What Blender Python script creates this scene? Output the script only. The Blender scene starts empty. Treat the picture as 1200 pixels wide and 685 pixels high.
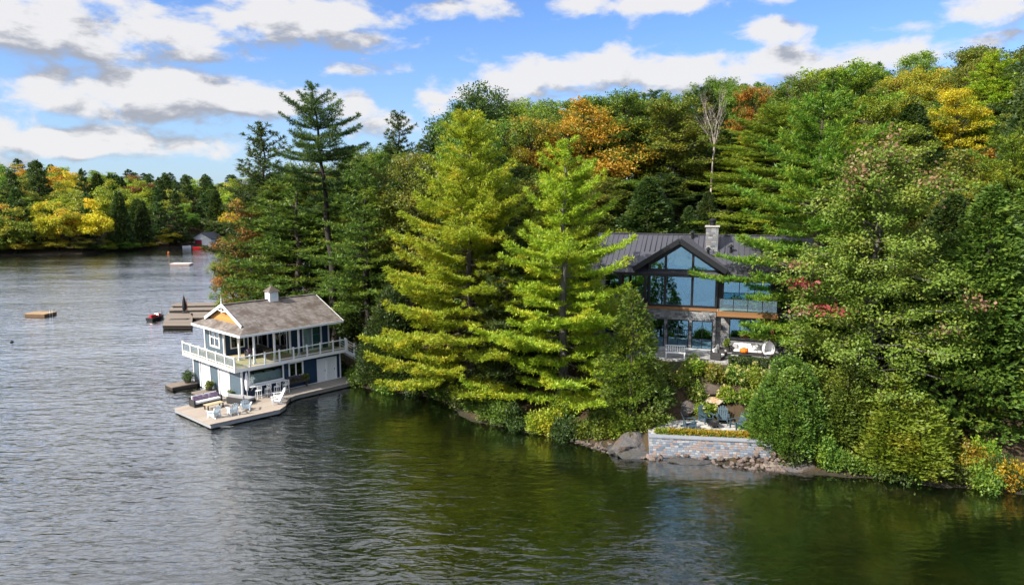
import bpy, bmesh, math, random
import numpy as np
from mathutils import Vector, Matrix
R = math.radians
C = bpy.context.scene.collection
SC = bpy.context.scene

# ------------------------------------------------------------------ camera
F, CAMH = 830.0, 18.0
PITCH = math.atan(112.5 / F)
cam = bpy.data.cameras.new('camera')
cam.sensor_width = 36; cam.lens = F / 1200 * 36; cam.clip_start = 0.3; cam.clip_end = 6000
camo = bpy.data.objects.new('camera', cam); C.objects.link(camo)
camo.location = (0, 0, CAMH); camo.rotation_euler = (math.pi / 2 - PITCH, 0, 0)
SC.camera = camo

def ray(px, py):
    a = (px - 600) / F; b = (342.5 - py) / F
    return np.array([a, math.cos(PITCH) + b * math.sin(PITCH), -math.sin(PITCH) + b * math.cos(PITCH)])
def at(px, py, z=0.0):
    r = ray(px, py); t = (z - CAMH) / r[2]; return np.array([0, 0, CAMH]) + t * r
def at_depth(px, py, Y):
    r = ray(px, py); return np.array([0, 0, CAMH]) + r * (Y / r[1])
def proj(P):
    x, y, z = P[0], P[1], P[2] - CAMH
    f = y * math.cos(PITCH) - z * math.sin(PITCH); u = y * math.sin(PITCH) + z * math.cos(PITCH)
    return 600 + F * x / f, 342.5 - F * u / f

# ------------------------------------------------------------------ node helper
def nd(nt, typ, ins=None, **props):
    n = nt.nodes.new(typ)
    for k, v in props.items(): setattr(n, k, v)
    for k, v in (ins or {}).items():
        s = n.inputs[k]
        if isinstance(v, bpy.types.NodeSocket): nt.links.new(v, s)
        elif isinstance(v, bpy.types.Node): nt.links.new(v.outputs[0], s)
        else:
            if s.type == 'RGBA' and len(v) == 3: v = (*v, 1)
            s.default_value = v
    return n
def mth(nt, op, a, b=None, c=None, clamp=False):
    ins = {0: a}
    if b is not None: ins[1] = b
    if c is not None: ins[2] = c
    return nd(nt, 'ShaderNodeMath', ins, operation=op, use_clamp=clamp).outputs[0]
def mixc(nt, f, a, b, mode='MIX'):
    n = nd(nt, 'ShaderNodeMix', {0: f, 6: a, 7: b}, data_type='RGBA', blend_type=mode)
    return n.outputs[2]
def maprange(nt, v, a, b, c=0.0, d=1.0, smooth=True):
    return nd(nt, 'ShaderNodeMapRange', {0: v, 1: a, 2: b, 3: c, 4: d},
              interpolation_type='SMOOTHSTEP' if smooth else 'LINEAR').outputs[0]

# ------------------------------------------------------------------ sky and sun
SUN_EL = R(38); SUN_AZ = math.atan2(-0.84, -0.54)      # from +Y towards +X
sdir = Vector((math.sin(SUN_AZ) * math.cos(SUN_EL), math.cos(SUN_AZ) * math.cos(SUN_EL), math.sin(SUN_EL)))
W = bpy.data.worlds.new('World'); SC.world = W; W.use_nodes = True
wt = W.node_tree; wt.nodes.clear()
sky = nd(wt, 'ShaderNodeTexSky', sky_type='NISHITA', sun_disc=False, sun_elevation=SUN_EL,
         sun_rotation=SUN_AZ % (2 * math.pi), altitude=300, air_density=1.0, dust_density=0.6, ozone_density=2.2)
tc = nd(wt, 'ShaderNodeTexCoord')
sep = nd(wt, 'ShaderNodeSeparateXYZ', {0: tc.outputs['Generated']})
AZ = mth(wt, 'ARCTAN2', sep.outputs[0], sep.outputs[1])
EL = mth(wt, 'ARCSINE', sep.outputs[2])
# cloud banks: azimuth, elevation, half width, half height, weight (all degrees, as seen from the lake)
CLOUDS = []
def bank(px, py, rx, ry, w=1.0):
    r = ray(px, py); r = r / np.linalg.norm(r)
    CLOUDS.append((math.atan2(r[0], r[1]), math.asin(r[2]), rx / 900.0, ry / 880.0, w))
for b in [(75, 22, 170, 40, 1.15), (140, 45, 90, 22, .9), (345, 18, 130, 34, 1.15), (425, 46, 50, 18, 1.0), (190, 112, 150, 30, 1.15), (110, 168, 200, 20, 1.1), (300, 122, 120, 24, .95), (225, 64, 70, 12, .85),
          (0, 160, 55, 45, .8), (440, 80, 80, 13, .8), (545, 14, 95, 18, .9), (440, 140, 90, 30, .9),
          (500, 122, 34, 24, 1.0), (730, 84, 190, 30, 1.1), (590, 100, 90, 24, 1), (970, 68, 140, 22, 1),
          (790, 3, 180, 13, 1.0), (903, 38, 55, 17, .9), (1175, 8, 70, 22, 1), (1090, 30, 90, 10, .7), (1175, 48, 60, 16, .7)]:
    bank(*b)
def cloud_density(az, el, tag):
    total = None
    for (a, e, ra, re, w) in CLOUDS:
        da = mth(wt, 'MULTIPLY', mth(wt, 'SUBTRACT', az, a), 1 / ra)
        de = mth(wt, 'MULTIPLY', mth(wt, 'SUBTRACT', el, e), 1 / re)
        q = mth(wt, 'ADD', mth(wt, 'MULTIPLY', da, da), mth(wt, 'MULTIPLY', de, de))
        g = mth(wt, 'MULTIPLY', mth(wt, 'EXPONENT', mth(wt, 'MULTIPLY', q, -0.9)), w)
        total = g if total is None else mth(wt, 'MAXIMUM', total, g)
    # sky away from the picture: general broken cloud cover
    high = maprange(wt, el, R(13.5), R(17.5))
    side = maprange(wt, mth(wt, 'ABSOLUTE', az), R(38), R(46))
    total = mth(wt, 'MAXIMUM', total, mth(wt, 'MULTIPLY', mth(wt, 'MAXIMUM', high, side), maprange(wt, AZ, R(-12), R(12), .86, .54)))
    v = nd(wt, 'ShaderNodeCombineXYZ', {0: mth(wt, 'MULTIPLY', az, 13.5), 1: mth(wt, 'MULTIPLY', el, 27.0), 2: 1.7})
    n1 = nd(wt, 'ShaderNodeTexNoise', {'Vector': v.outputs[0], 'Scale': 1.0, 'Detail': 9.0, 'Roughness': 0.56, 'Distortion': 0.25}).outputs[0]
    d = mth(wt, 'ADD', total, mth(wt, 'MULTIPLY', mth(wt, 'SUBTRACT', n1, 0.5), 2.3))
    return d
d0 = cloud_density(AZ, EL, 0)
d1 = cloud_density(mth(wt, 'ADD', AZ, -0.02), mth(wt, 'ADD', EL, 0.032), 1)
dens = maprange(wt, d0, 0.36, 0.86)
# thick parts turned from the sun are greyer than the sunlit rims
shade = maprange(wt, mth(wt, 'ADD', mth(wt, 'MULTIPLY', d1, 0.7), mth(wt, 'MULTIPLY', mth(wt, 'SUBTRACT', d1, d0), 1.1)), 0.26, 1.10)
ccol = mixc(wt, shade, (4.9, 4.85, 4.9), (2.3, 2.42, 2.75))
ccol = mixc(wt, maprange(wt, EL, R(14.5), R(18), 0, .92), ccol, (9.0, 9.0, 9.2))  # unseen clouds above the view, brightened to add ambient fill and lighten the water
skyc = mixc(wt, 1.0, sky.outputs[0], (0.62, 0.80, 1.12), 'MULTIPLY')
hz = maprange(wt, EL, R(-1), R(14), 0.42, 0.0)
skyc = mixc(wt, hz, skyc, (3.0, 3.8, 4.8))
out = mixc(wt, mth(wt, 'MULTIPLY', dens, 0.96), skyc, ccol)
bg = nd(wt, 'ShaderNodeBackground', {'Color': out, 'Strength': 0.1})
nd(wt, 'ShaderNodeOutputWorld', {'Surface': bg.outputs[0]})
W.cycles.sampling_method = 'MANUAL'; W.cycles.sample_map_resolution = 512

sun = bpy.data.lights.new('sun', 'SUN'); sun.energy = 5.0; sun.angle = R(0.5); sun.color = (1.0, 0.93, 0.82)
suno = bpy.data.objects.new('sun', sun); C.objects.link(suno)
suno.rotation_euler = (-sdir).to_track_quat('-Z', 'Y').to_euler(); suno.location = (-60, -20, 60)

vs = SC.view_settings
vs.view_transform = 'Standard'; vs.look = 'None'; vs.gamma = 1.0; vs.use_curve_mapping = False; vs.exposure = 0.85
cy = SC.cycles
cy.max_bounces = 7; cy.diffuse_bounces = 3; cy.glossy_bounces = 3; cy.transmission_bounces = 4; cy.transparent_max_bounces = 12
cy.use_denoising = True; cy.caustics_reflective = False; cy.caustics_refractive = False
cy.use_adaptive_sampling = True; cy.adaptive_threshold = 0.015; cy.sample_clamp_indirect = 6.0

# ------------------------------------------------------------------ materials
def newmat(name):
    m = bpy.data.materials.new(name); m.use_nodes = True; m.node_tree.nodes.clear(); return m, m.node_tree
def coords(nt, scale=(1, 1, 1), rot=(0, 0, 0)):
    t = nd(nt, 'ShaderNodeTexCoord')
    return nd(nt, 'ShaderNodeMapping', {'Vector': t.outputs['Object'], 'Scale': scale, 'Rotation': rot}).outputs[0]
def noise(nt, v, scale, detail=4, rough=.55, dist=0.0):
    return nd(nt, 'ShaderNodeTexNoise', {'Vector': v, 'Scale': scale, 'Detail': detail, 'Roughness': rough, 'Distortion': dist}).outputs[0]
def finish(nt, col, rough=.6, metal=0.0, bump=None, bstr=.3, bdist=.02, spec=.5, **kw):
    ins = {'Base Color': col, 'Roughness': rough, 'Metallic': metal, 'Specular IOR Level': spec * .6}
    if bump is not None:
        ins['Normal'] = nd(nt, 'ShaderNodeBump', {'Height': bump, 'Strength': bstr, 'Distance': bdist}).outputs[0]
    ins.update(kw)
    p = nd(nt, 'ShaderNodeBsdfPrincipled', ins)
    nd(nt, 'ShaderNodeOutputMaterial', {'Surface': p.outputs[0]})
def plain(name, col, rough=.6, metal=0.0, vary=.18, scale=3.0, **kw):
    m, nt = newmat(name); v = coords(nt)
    n = noise(nt, v, scale, 6)
    c = mixc(nt, n, tuple(x * (1 - vary) for x in col), tuple(min(1, x * (1 + vary)) for x in col))
    finish(nt, c, rough, metal, bump=noise(nt, v, scale * 8, 3), bstr=.12, **kw); return m
def planks(name, a, b, width=.14, axis=0, rough=.75, bstr=.5, gap=.55):
    """boards laid side by side along one axis, each with its own tone"""
    m, nt = newmat(name); v = coords(nt)
    s = nd(nt, 'ShaderNodeSeparateXYZ', {0: v}).outputs
    u = mth(nt, 'MULTIPLY', s[axis], 1 / width)
    idx = mth(nt, 'FLOOR', u)
    fr = mth(nt, 'FRACT', u)
    wn = nd(nt, 'ShaderNodeTexWhiteNoise', {'W': idx}, noise_dimensions='1D').outputs[0]
    sc = [2.0, 2.0, 2.0]; sc[axis] = 14.0
    g = noise(nt, coords(nt, tuple(sc)), 2.2, 6, .6)
    f = mth(nt, 'ADD', mth(nt, 'MULTIPLY', wn, .55), mth(nt, 'MULTIPLY', g, .55), clamp=True)
    c = mixc(nt, f, a, b)
    edge = mth(nt, 'MULTIPLY', maprange(nt, fr, 0, .09), maprange(nt, fr, 1, .91))
    c = mixc(nt, edge, tuple(x * gap for x in a), c)
    finish(nt, c, rough, bump=mth(nt, 'ADD', edge, mth(nt, 'MULTIPLY', g, .2)), bstr=bstr, bdist=.02); return m
def siding(name, a, b, width=.17):
    m, nt = newmat(name); v = coords(nt)
    s = nd(nt, 'ShaderNodeSeparateXYZ', {0: v}).outputs
    u = mth(nt, 'MULTIPLY', s[2], 1 / width); fr = mth(nt, 'FRACT', u)
    wn = nd(nt, 'ShaderNodeTexWhiteNoise', {'W': mth(nt, 'FLOOR', u)}, noise_dimensions='1D').outputs[0]
    n = noise(nt, v, 1.3, 6)
    c = mixc(nt, mth(nt, 'ADD', mth(nt, 'MULTIPLY', wn, .4), mth(nt, 'MULTIPLY', n, .6)), a, b)
    lip = maprange(nt, fr, .0, .12)
    c = mixc(nt, lip, tuple(x * .6 for x in a), c)
    finish(nt, c, .55, bump=mth(nt, 'SUBTRACT', lip, mth(nt, 'MULTIPLY', fr, .7)), bstr=.6, bdist=.02); return m
def shingle(name, cols, row=.16, wid=.22):
    m, nt = newmat(name)
    t = nd(nt, 'ShaderNodeTexCoord')
    s = nd(nt, 'ShaderNodeSeparateXYZ', {0: t.outputs['Object']}).outputs
    rr = mth(nt, 'MULTIPLY', s[2], 1 / (row * .42)); ri = mth(nt, 'FLOOR', rr); rf = mth(nt, 'FRACT', rr)
    off = nd(nt, 'ShaderNodeTexWhiteNoise', {'W': ri}, noise_dimensions='1D').outputs[0]
    uu = mth(nt, 'ADD', mth(nt, 'MULTIPLY', mth(nt, 'ADD', s[0], s[1]), 1 / wid), mth(nt, 'MULTIPLY', off, 5))
    cell = nd(nt, 'ShaderNodeCombineXYZ', {0: mth(nt, 'FLOOR', uu), 1: ri, 2: 0.0}).outputs[0]
    wn = nd(nt, 'ShaderNodeTexWhiteNoise', {'Vector': cell}, noise_dimensions='2D').outputs[0]
    big = noise(nt, coords(nt), .9, 6, .65)
    streak = noise(nt, coords(nt, (3, .5, .5)), 1.6, 5, .6)
    c = mixc(nt, wn, cols[0], cols[1])
    c = mixc(nt, maprange(nt, big, .42, .66), c, cols[2])
    c = mixc(nt, maprange(nt, streak, .56, .75, 0, .8), c, cols[3])
    lip = maprange(nt, rf, 0, .2)
    c = mixc(nt, lip, cols[3], c)
    finish(nt, c, .85, bump=mth(nt, 'ADD', lip, wn), bstr=.5, bdist=.03); return m
def stonework(name, cols, sx=.5, sy=.2, mortar=(.45, .46, .47)):
    m, nt = newmat(name)
    t = nd(nt, 'ShaderNodeTexCoord')
    s = nd(nt, 'ShaderNodeSeparateXYZ', {0: t.outputs['Object']}).outputs
    rr = mth(nt, 'ADD', mth(nt, 'MULTIPLY', s[2], 1 / sy), mth(nt, 'MULTIPLY', mth(nt, 'SUBTRACT', noise(nt, coords(nt, (1, 1, .1)), .8, 2), .5), 1.2))
    ri = mth(nt, 'FLOOR', rr); rf = mth(nt, 'FRACT', rr)
    off = nd(nt, 'ShaderNodeTexWhiteNoise', {'W': ri}, noise_dimensions='1D').outputs[0]
    along = mth(nt, 'ADD', s[0], mth(nt, 'MULTIPLY', s[1], .97))
    uu = mth(nt, 'ADD', mth(nt, 'MULTIPLY', along, mth(nt, 'ADD', 1 / sx, mth(nt, 'MULTIPLY', off, .9 / sx))), mth(nt, 'MULTIPLY', off, 9))
    ui = mth(nt, 'FLOOR', uu); uf = mth(nt, 'FRACT', uu)
    cell = nd(nt, 'ShaderNodeCombineXYZ', {0: ui, 1: ri, 2: 0.0}).outputs[0]
    wn = nd(nt, 'ShaderNodeTexWhiteNoise', {'Vector': cell}, noise_dimensions='2D').outputs[0]
    rp = nt.nodes.new('ShaderNodeValToRGB'); nt.links.new(wn, rp.inputs[0]); rp.color_ramp.interpolation = 'CONSTANT'
    el = rp.color_ramp.elements
    while len(el) < len(cols): el.new(.5)
    for i, c in enumerate(cols): el[i].position = i / len(cols); el[i].color = (*c, 1)
    g = noise(nt, coords(nt), 9, 6, .65)
    c = mixc(nt, .75, rp.outputs[0], mixc(nt, g, (.15, .15, .15), (.85, .85, .85)), 'SOFT_LIGHT')
    e = mth(nt, 'MULTIPLY', mth(nt, 'MULTIPLY', maprange(nt, rf, 0, .14), maprange(nt, rf, 1, .88)),
            mth(nt, 'MULTIPLY', maprange(nt, uf, 0, .07), maprange(nt, uf, 1, .94)))
    c = mixc(nt, e, mortar, c)
    finish(nt, c, .85, bump=mth(nt, 'ADD', e, mth(nt, 'MULTIPLY', g, .4)), bstr=.8, bdist=.05); return m
def glassmat(name, tint=(.55, .75, .78), refl=.3, facing=.75, col=(.88, .97, 1.0)):
    m, nt = newmat(name)
    fr = nd(nt, 'ShaderNodeFresnel', {'IOR': 1.5}).outputs[0]
    f = mth(nt, 'ADD', mth(nt, 'MULTIPLY', fr, facing), refl, clamp=True)
    wob = nd(nt, 'ShaderNodeBump', {'Height': noise(nt, coords(nt), .8, 2), 'Strength': .12, 'Distance': .05}).outputs[0]
    g = nd(nt, 'ShaderNodeBsdfGlossy', {'Color': col, 'Roughness': .02, 'Normal': wob})
    t = nd(nt, 'ShaderNodeBsdfTransparent', {'Color': tint})
    nd(nt, 'ShaderNodeOutputMaterial', {'Surface': nd(nt, 'ShaderNodeMixShader', {0: f, 1: t.outputs[0], 2: g.outputs[0]}).outputs[0]})
    return m
def foliage(name, c1, c2, c3, patch=(.5, .68), trans=.4, pscale=.45, jitter=.35):
    """leaves: tone per leaf, drifting patches of a third tone, small change from tree to tree"""
    m, nt = newmat(name)
    ri = nd(nt, 'ShaderNodeNewGeometry').outputs['Random Per Island']
    oi = nd(nt, 'ShaderNodeObjectInfo').outputs['Random']
    t = nd(nt, 'ShaderNodeTexCoord')
    off = nd(nt, 'ShaderNodeVectorMath', {0: t.outputs['Object'], 1: nd(nt, 'ShaderNodeCombineXYZ', {0: mth(nt, 'MULTIPLY', oi, 31.0), 1: 0.0, 2: 0.0}).outputs[0]}, operation='ADD').outputs[0]
    n = noise(nt, off, pscale, 3)
    c = mixc(nt, ri, c1, c2)
    c = mixc(nt, maprange(nt, mth(nt, 'ADD', n, mth(nt, 'MULTIPLY', mth(nt, 'SUBTRACT', ri, .5), .18)), patch[0], patch[1]), c, c3)
    hsv = nd(nt, 'ShaderNodeHueSaturation', {'Hue': mth(nt, 'ADD', mth(nt, 'MULTIPLY', mth(nt, 'SUBTRACT', oi, .5), .035), .5),
             'Saturation': 1.0, 'Value': mth(nt, 'ADD', mth(nt, 'MULTIPLY', oi, jitter), 1 - jitter * .5), 'Color': c}).outputs[0]
    d = nd(nt, 'ShaderNodeBsdfDiffuse', {'Color': hsv})
    tr = nd(nt, 'ShaderNodeBsdfTranslucent', {'Color': hsv})
    mx = nd(nt, 'ShaderNodeMixShader', {0: trans, 1: d.outputs[0], 2: tr.outputs[0]})
    gl = nd(nt, 'ShaderNodeBsdfGlossy', {'Color': (1, 1, 1), 'Roughness': .55})
    nd(nt, 'ShaderNodeOutputMaterial', {'Surface': nd(nt, 'ShaderNodeMixShader', {0: .025, 1: mx.outputs[0], 2: gl.outputs[0]}).outputs[0]})
    return m

# ------------------------------------------------------------------ mesh helpers
class MB:
    """collects shapes for ONE mesh object"""
    def __init__(s): s.v = []; s.f = []
    def add(s, vs, fs):
        n = len(s.v); s.v += [tuple(map(float, q)) for q in vs]; s.f += [tuple(i + n for i in q) for q in fs]; return s
    def box(s, x0, x1, y0, y1, z0, z1):
        v = [(x, y, z) for z in (z0, z1) for y in (y0, y1) for x in (x0, x1)]
        return s.add(v, [(0, 2, 3, 1), (4, 5, 7, 6), (0, 1, 5, 4), (2, 6, 7, 3), (0, 4, 6, 2), (1, 3, 7, 5)])
    def obox(s, c, size, M=None):
        x, y, z = [q / 2 for q in size]
        v = [Vector((a, b, d)) for d in (-z, z) for b in (-y, y) for a in (-x, x)]
        if M is not None: v = [M @ q for q in v]
        c = Vector(c); v = [q + c for q in v]
        return s.add(v, [(0, 2, 3, 1), (4, 5, 7, 6), (0, 1, 5, 4), (2, 6, 7, 3), (0, 4, 6, 2), (1, 3, 7, 5)])
    def bar(s, p, q, w, h=None, up=(0, 0, 1)):
        """rectangular beam from p to q"""
        h = h or w; p = Vector(p); q = Vector(q); d = (q - p).normalized(); u = Vector(up)
        if abs(d.dot(u)) > .98: u = Vector((1, 0, 0))
        a = d.cross(u).normalized() * (w / 2); b = a.cross(d).normalized() * (h / 2)
        v = [r + i * a + j * b for r in (p, q) for i, j in ((-1, -1), (1, -1), (1, 1), (-1, 1))]
        return s.add(v, [(0, 3, 2, 1), (4, 5, 6, 7), (0, 1, 5, 4), (1, 2, 6, 5), (2, 3, 7, 6), (3, 0, 4, 7)])
    def tube(s, pts, rad, n=7, cap=True):
        pts = [Vector(p) for p in pts]
        rad = [float(r_) for r_ in rad] if hasattr(rad, '__len__') else [float(rad)] * len(pts)
        v = []; fs = []
        for i, p in enumerate(pts):
            d = (pts[min(i + 1, len(pts) - 1)] - pts[max(i - 1, 0)]).normalized()
            u = Vector((0, 0, 1)) if abs(d.z) < .9 else Vector((1, 0, 0))
            a = d.cross(u).normalized(); b = d.cross(a)
            for k in range(n):
                t = 2 * math.pi * k / n; v.append(p + rad[i] * (math.cos(t) * a + math.sin(t) * b))
        for i in range(len(pts) - 1):
            for k in range(n):
                fs.append((i * n + k, i * n + (k + 1) % n, (i + 1) * n + (k + 1) % n, (i + 1) * n + k))
        if cap: fs.append(tuple(range(n))[::-1]); fs.append(tuple((len(pts) - 1) * n + k for k in range(n)))
        return s.add(v, fs)
    def prism(s, poly, z0, z1):
        n = len(poly); v = [(x, y, z0) for x, y in poly] + [(x, y, z1) for x, y in poly]
        return s.add(v, [tuple(range(n))[::-1], tuple(range(n, 2 * n))] + [(i, (i + 1) % n, n + (i + 1) % n, n + i) for i in range(n)])
    def slab(s, quad, t):
        """thick sheet: polygon in space with its underside t below"""
        n = len(quad); v = [tuple(q) for q in quad] + [(q[0], q[1], q[2] - t) for q in quad]
        return s.add(v, [tuple(range(n)), tuple(range(n, 2 * n))[::-1]] + [(i, n + i, n + (i + 1) % n, (i + 1) % n) for i in range(n)])
    def lathe(s, prof, c=(0, 0, 0), n=14):
        v = []; fs = []
        for r, z in prof:
            for k in range(n):
                t = 2 * math.pi * k / n; v.append((c[0] + r * math.cos(t), c[1] + r * math.sin(t), c[2] + z))
        for i in range(len(prof) - 1):
            for k in range(n): fs.append((i * n + k, i * n + (k + 1) % n, (i + 1) * n + (k + 1) % n, (i + 1) * n + k))
        fs.append(tuple(range(n))[::-1]); fs.append(tuple((len(prof) - 1) * n + k for k in range(n)))
        return s.add(v, fs)
    def wall(s, axis, pos, thick, a0, a1, z0, z1, holes=()):
        """wall in the plane axis=pos with rectangular openings (a0,a1,z0,z1)"""
        A = sorted({a0, a1, *[h[0] for h in holes], *[h[1] for h in holes]}); Z = sorted({z0, z1, *[h[2] for h in holes], *[h[3] for h in holes]})
        A = [a for a in A if a0 <= a <= a1]; Z = [z for z in Z if z0 <= z <= z1]
        for i in range(len(A) - 1):
            run = None
            for j in range(len(Z) - 1):
                am, zm = (A[i] + A[i + 1]) / 2, (Z[j] + Z[j + 1]) / 2
                solid = not any(h[0] < am < h[1] and h[2] < zm < h[3] for h in holes)
                if solid: run = [Z[j], Z[j + 1]] if run is None else [run[0], Z[j + 1]]
                if (not solid or j == len(Z) - 2) and run:
                    if axis == 'x': s.box(pos, pos + thick, A[i], A[i + 1], *run)
                    else: s.box(A[i], A[i + 1], pos, pos + thick, *run)
                    run = None
        return s
def link(name, me, m, parent=None, bevel=0.0, smooth=False):
    o = bpy.data.objects.new(name, me); C.objects.link(o)
    if m is not None: me.materials.append(m)
    if parent is not None: o.parent = parent
    if smooth: me.shade_smooth()
    return o
def build(name, mb, m, parent=None, bevel=0.0, smooth=False):
    me = bpy.data.meshes.new(name); me.from_pydata(mb.v, [], mb.f)
    bm = bmesh.new(); bm.from_mesh(me); bmesh.ops.recalc_face_normals(bm, faces=bm.faces)
    if bevel > 0:
        es = [e for e in bm.edges if e.is_manifold and e.calc_face_angle(0) > .6]
        bmesh.ops.bevel(bm, geom=es, offset=bevel, segments=2, affect='EDGES', clamp_overlap=True)
    bm.to_mesh(me); bm.free()
    return link(name, me, m, parent, smooth=smooth)
def mesh_np(name, V, Fq):
    """fast mesh from arrays; Fq is (n,k) with k = 3 or 4"""
    me = bpy.data.meshes.new(name); k = Fq.shape[1]; n = len(Fq)
    me.vertices.add(len(V)); me.vertices.foreach_set('co', np.ascontiguousarray(V, dtype=np.float32).ravel())
    me.loops.add(n * k); me.loops.foreach_set('vertex_index', np.ascontiguousarray(Fq, dtype=np.int32).ravel())
    me.polygons.add(n); me.polygons.foreach_set('loop_start', np.arange(0, n * k, k, dtype=np.int32))
    me.update(calc_edges=True); return me
def tag(o, label=None, cat=None, group=None, kind=None):
    if label: o['label'] = label
    if cat: o['category'] = cat
    if group: o['group'] = group
    if kind: o['kind'] = kind
    return o
def thing(name, label, cat, loc=(0, 0, 0), rz=0.0, group=None):
    o = bpy.data.objects.new(name, None); C.objects.link(o); o.empty_display_size = .3
    o.location = loc; o.rotation_euler = (0, 0, rz); return tag(o, label, cat, group)
def dup(root, loc, rz, label=None, scale=None):
    r = root.copy(); C.objects.link(r); r.location = loc; r.rotation_euler = (0, 0, rz)
    if label: r['label'] = label
    if scale is not None: r.scale = scale
    for ch in list(root.children):
        c = ch.copy(); C.objects.link(c); c.parent = r
        for g in list(ch.children):
            d = g.copy(); C.objects.link(d); d.parent = c
    return r
# ------------------------------------------------------------------ terrain and lake
HO = np.array([14.75, 59.97]); HYAW = R(-18); HZ = 5.0          # house origin, turn, floor level
BO = np.array([-24.03, 61.11]); BYAW = R(47.7)                  # boathouse origin and turn
def house_w(x, y):
    c, s = math.cos(HYAW), math.sin(HYAW); return HO[0] + c * x - s * y, HO[1] + s * x + c * y
def boat_w(x, y):
    c, s = math.cos(BYAW), math.sin(BYAW); return BO[0] + c * x - s * y, BO[1] + s * x + c * y
NEAR = [(400, 5), (90, 22), (60, 31), (40, 39.4), (31.4, 41.2), (22.3, 44.0), (18.2, 45.0), (13, 46.1), (9.5, 47.0), (7.6, 48.4), (5.6, 49.8),
        (0, 53.3), (-2.8, 55.6), (-5.0, 59.5), (-7.8, 62.6), (-12, 64.0), (-15.2, 66.6), (-18.6, 70.4), (-22.5, 75.5), (-29, 84), (-35, 93), (-39.5, 104),
        (-42, 116), (-39, 130), (-27, 150), (8, 185), (60, 215), (140, 245), (420, 275)]
FAR = [(-1600, 110), (-420, 165), (-260, 196), (-185, 206), (-156, 215), (-136, 225), (-119, 247), (-109, 255), (-92, 263), (-60, 272), (0, 292),
       (120, 312), (420, 345), (1600, 380), (1600, 1600), (-1600, 1600)]
def sdist(X, Y, poly):
    P = np.array(poly, float); Q = np.roll(P, -1, 0)
    best = np.full(X.shape, 1e18); inside = np.zeros(X.shape, bool)
    for (ax, ay), (bx, by) in zip(P, Q):
        dx, dy = bx - ax, by - ay
        t = np.clip(((X - ax) * dx + (Y - ay) * dy) / (dx * dx + dy * dy), 0, 1)
        best = np.minimum(best, (X - ax - t * dx) ** 2 + (Y - ay - t * dy) ** 2)
        if ay != by:
            cr = ((ay > Y) != (by > Y)) & (X < (bx - ax) * (Y - ay) / (by - ay) + ax); inside ^= cr
    d = np.sqrt(best); return np.where(inside, d, -d)
def wob(X, Y):
    return (np.sin(X * .31 + 1.3 * np.sin(Y * .17)) * np.cos(Y * .27 + .8 * np.sin(X * .21)) +
            .5 * np.sin(X * .83 + Y * .41) * np.cos(Y * .77 - X * .3) + .25 * np.sin(X * 2.1 - Y * 1.3) * np.sin(Y * 1.9 + X * .6))
def sstep(a, b, v):
    t = np.clip((v - a) / (b - a), 0, 1); return t * t * (3 - 2 * t)
def hgt(X, Y):
    X = np.asarray(X, float); Y = np.asarray(Y, float)
    w = wob(X, Y)
    dn = sdist(X, Y, NEAR) + .35 * w; df = sdist(X, Y, FAR) + 1.2 * w
    zn = np.interp(dn, [-80, -40, -16, -7, -2, 0, 1, 3, 8, 14, 22, 35, 60, 100, 200], [-10, -7, -3.2, -1.4, -.45, 0, .45, 1.1, 3.0, 5.5, 9.5, 15, 20.5, 25, 28])
    zf = np.interp(df, [-80, -30, -10, 0, 2, 60, 110, 300], [-10, -5, -2, 0, .8, 14, 21.5, 26])
    z = np.maximum(zn, zf) + np.where(np.maximum(dn, df) > 1, .22, .1) * w
    # level ground of the house and its patio
    c, s = math.cos(HYAW), math.sin(HYAW)
    lx = (X - HO[0]) * c + (Y - HO[1]) * s; ly = -(X - HO[0]) * s + (Y - HO[1]) * c
    m = sstep(-12.5, -9.5, lx) * sstep(13.5, 9.5, lx) * sstep(-8.4, -5.0, ly) * sstep(17, 10.5, ly)
    z = z * (1 - m) + (HZ - .12) * m
    # seat terrace behind the stone wall
    ux, uy = 7.6 / 7.68, -1.1 / 7.68
    a = (X - 9.6) * ux + (Y - 47.7) * uy; b = -(X - 9.6) * uy + (Y - 47.7) * ux
    m = sstep(-.9, .1, a) * sstep(9.4, 8.2, a) * sstep(.1, .8, b) * sstep(5.2, 3.4, b)
    z = z * (1 - m) + 1.3 * m
    m = sstep(-.6, .2, a) * sstep(8.6, 7.8, a) * sstep(.35, .05, b) * sstep(-2.0, -.6, b)
    return z * (1 - m) + np.minimum(z, .28 + .1 * w) * m
def ground(x, y): return float(hgt(np.array([x]), np.array([y]))[0])
def grow(a, b, step, q, lim):
    xs = [a]
    while xs[-1] < b: xs.append(xs[-1] + step)
    out_ = list(xs); s = step
    while out_[-1] < lim: s *= q; out_.append(out_[-1] + s)
    return out_
xr = grow(-26, 34, .5, 1.09, 1500); xl = grow(26, 62, 1.0, 1.09, 1500)
xs = sorted([-v for v in xl if v > 26.2] + xr)
ys = grow(38, 74, .5, 1.05, 1500); ys = sorted([38 - 1.2 * i for i in range(1, 30)] + ys)
GX, GY = np.meshgrid(np.array(xs), np.array(ys)); GZ = hgt(GX, GY)
nx_, ny_ = len(xs), len(ys)
idx = np.arange(nx_ * ny_).reshape(ny_, nx_)
tq = np.stack([idx[:-1, :-1], idx[:-1, 1:], idx[1:, 1:], idx[1:, :-1]], -1).reshape(-1, 4)
tme = mesh_np('terrain', np.stack([GX, GY, GZ], -1).reshape(-1, 3), tq)
m, nt = newmat('forest_floor'); v = coords(nt)
z_ = nd(nt, 'ShaderNodeSeparateXYZ', {0: v}).outputs[2]
n1, n2, n3 = noise(nt, v, .35, 6), noise(nt, v, 3.0, 8, .65), noise(nt, v, .12, 4)
land = mixc(nt, n2, (.030, .020, .011), (.085, .058, .030))
land = mixc(nt, maprange(nt, n1, .5, .66), land, (.03, .045, .010))
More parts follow.
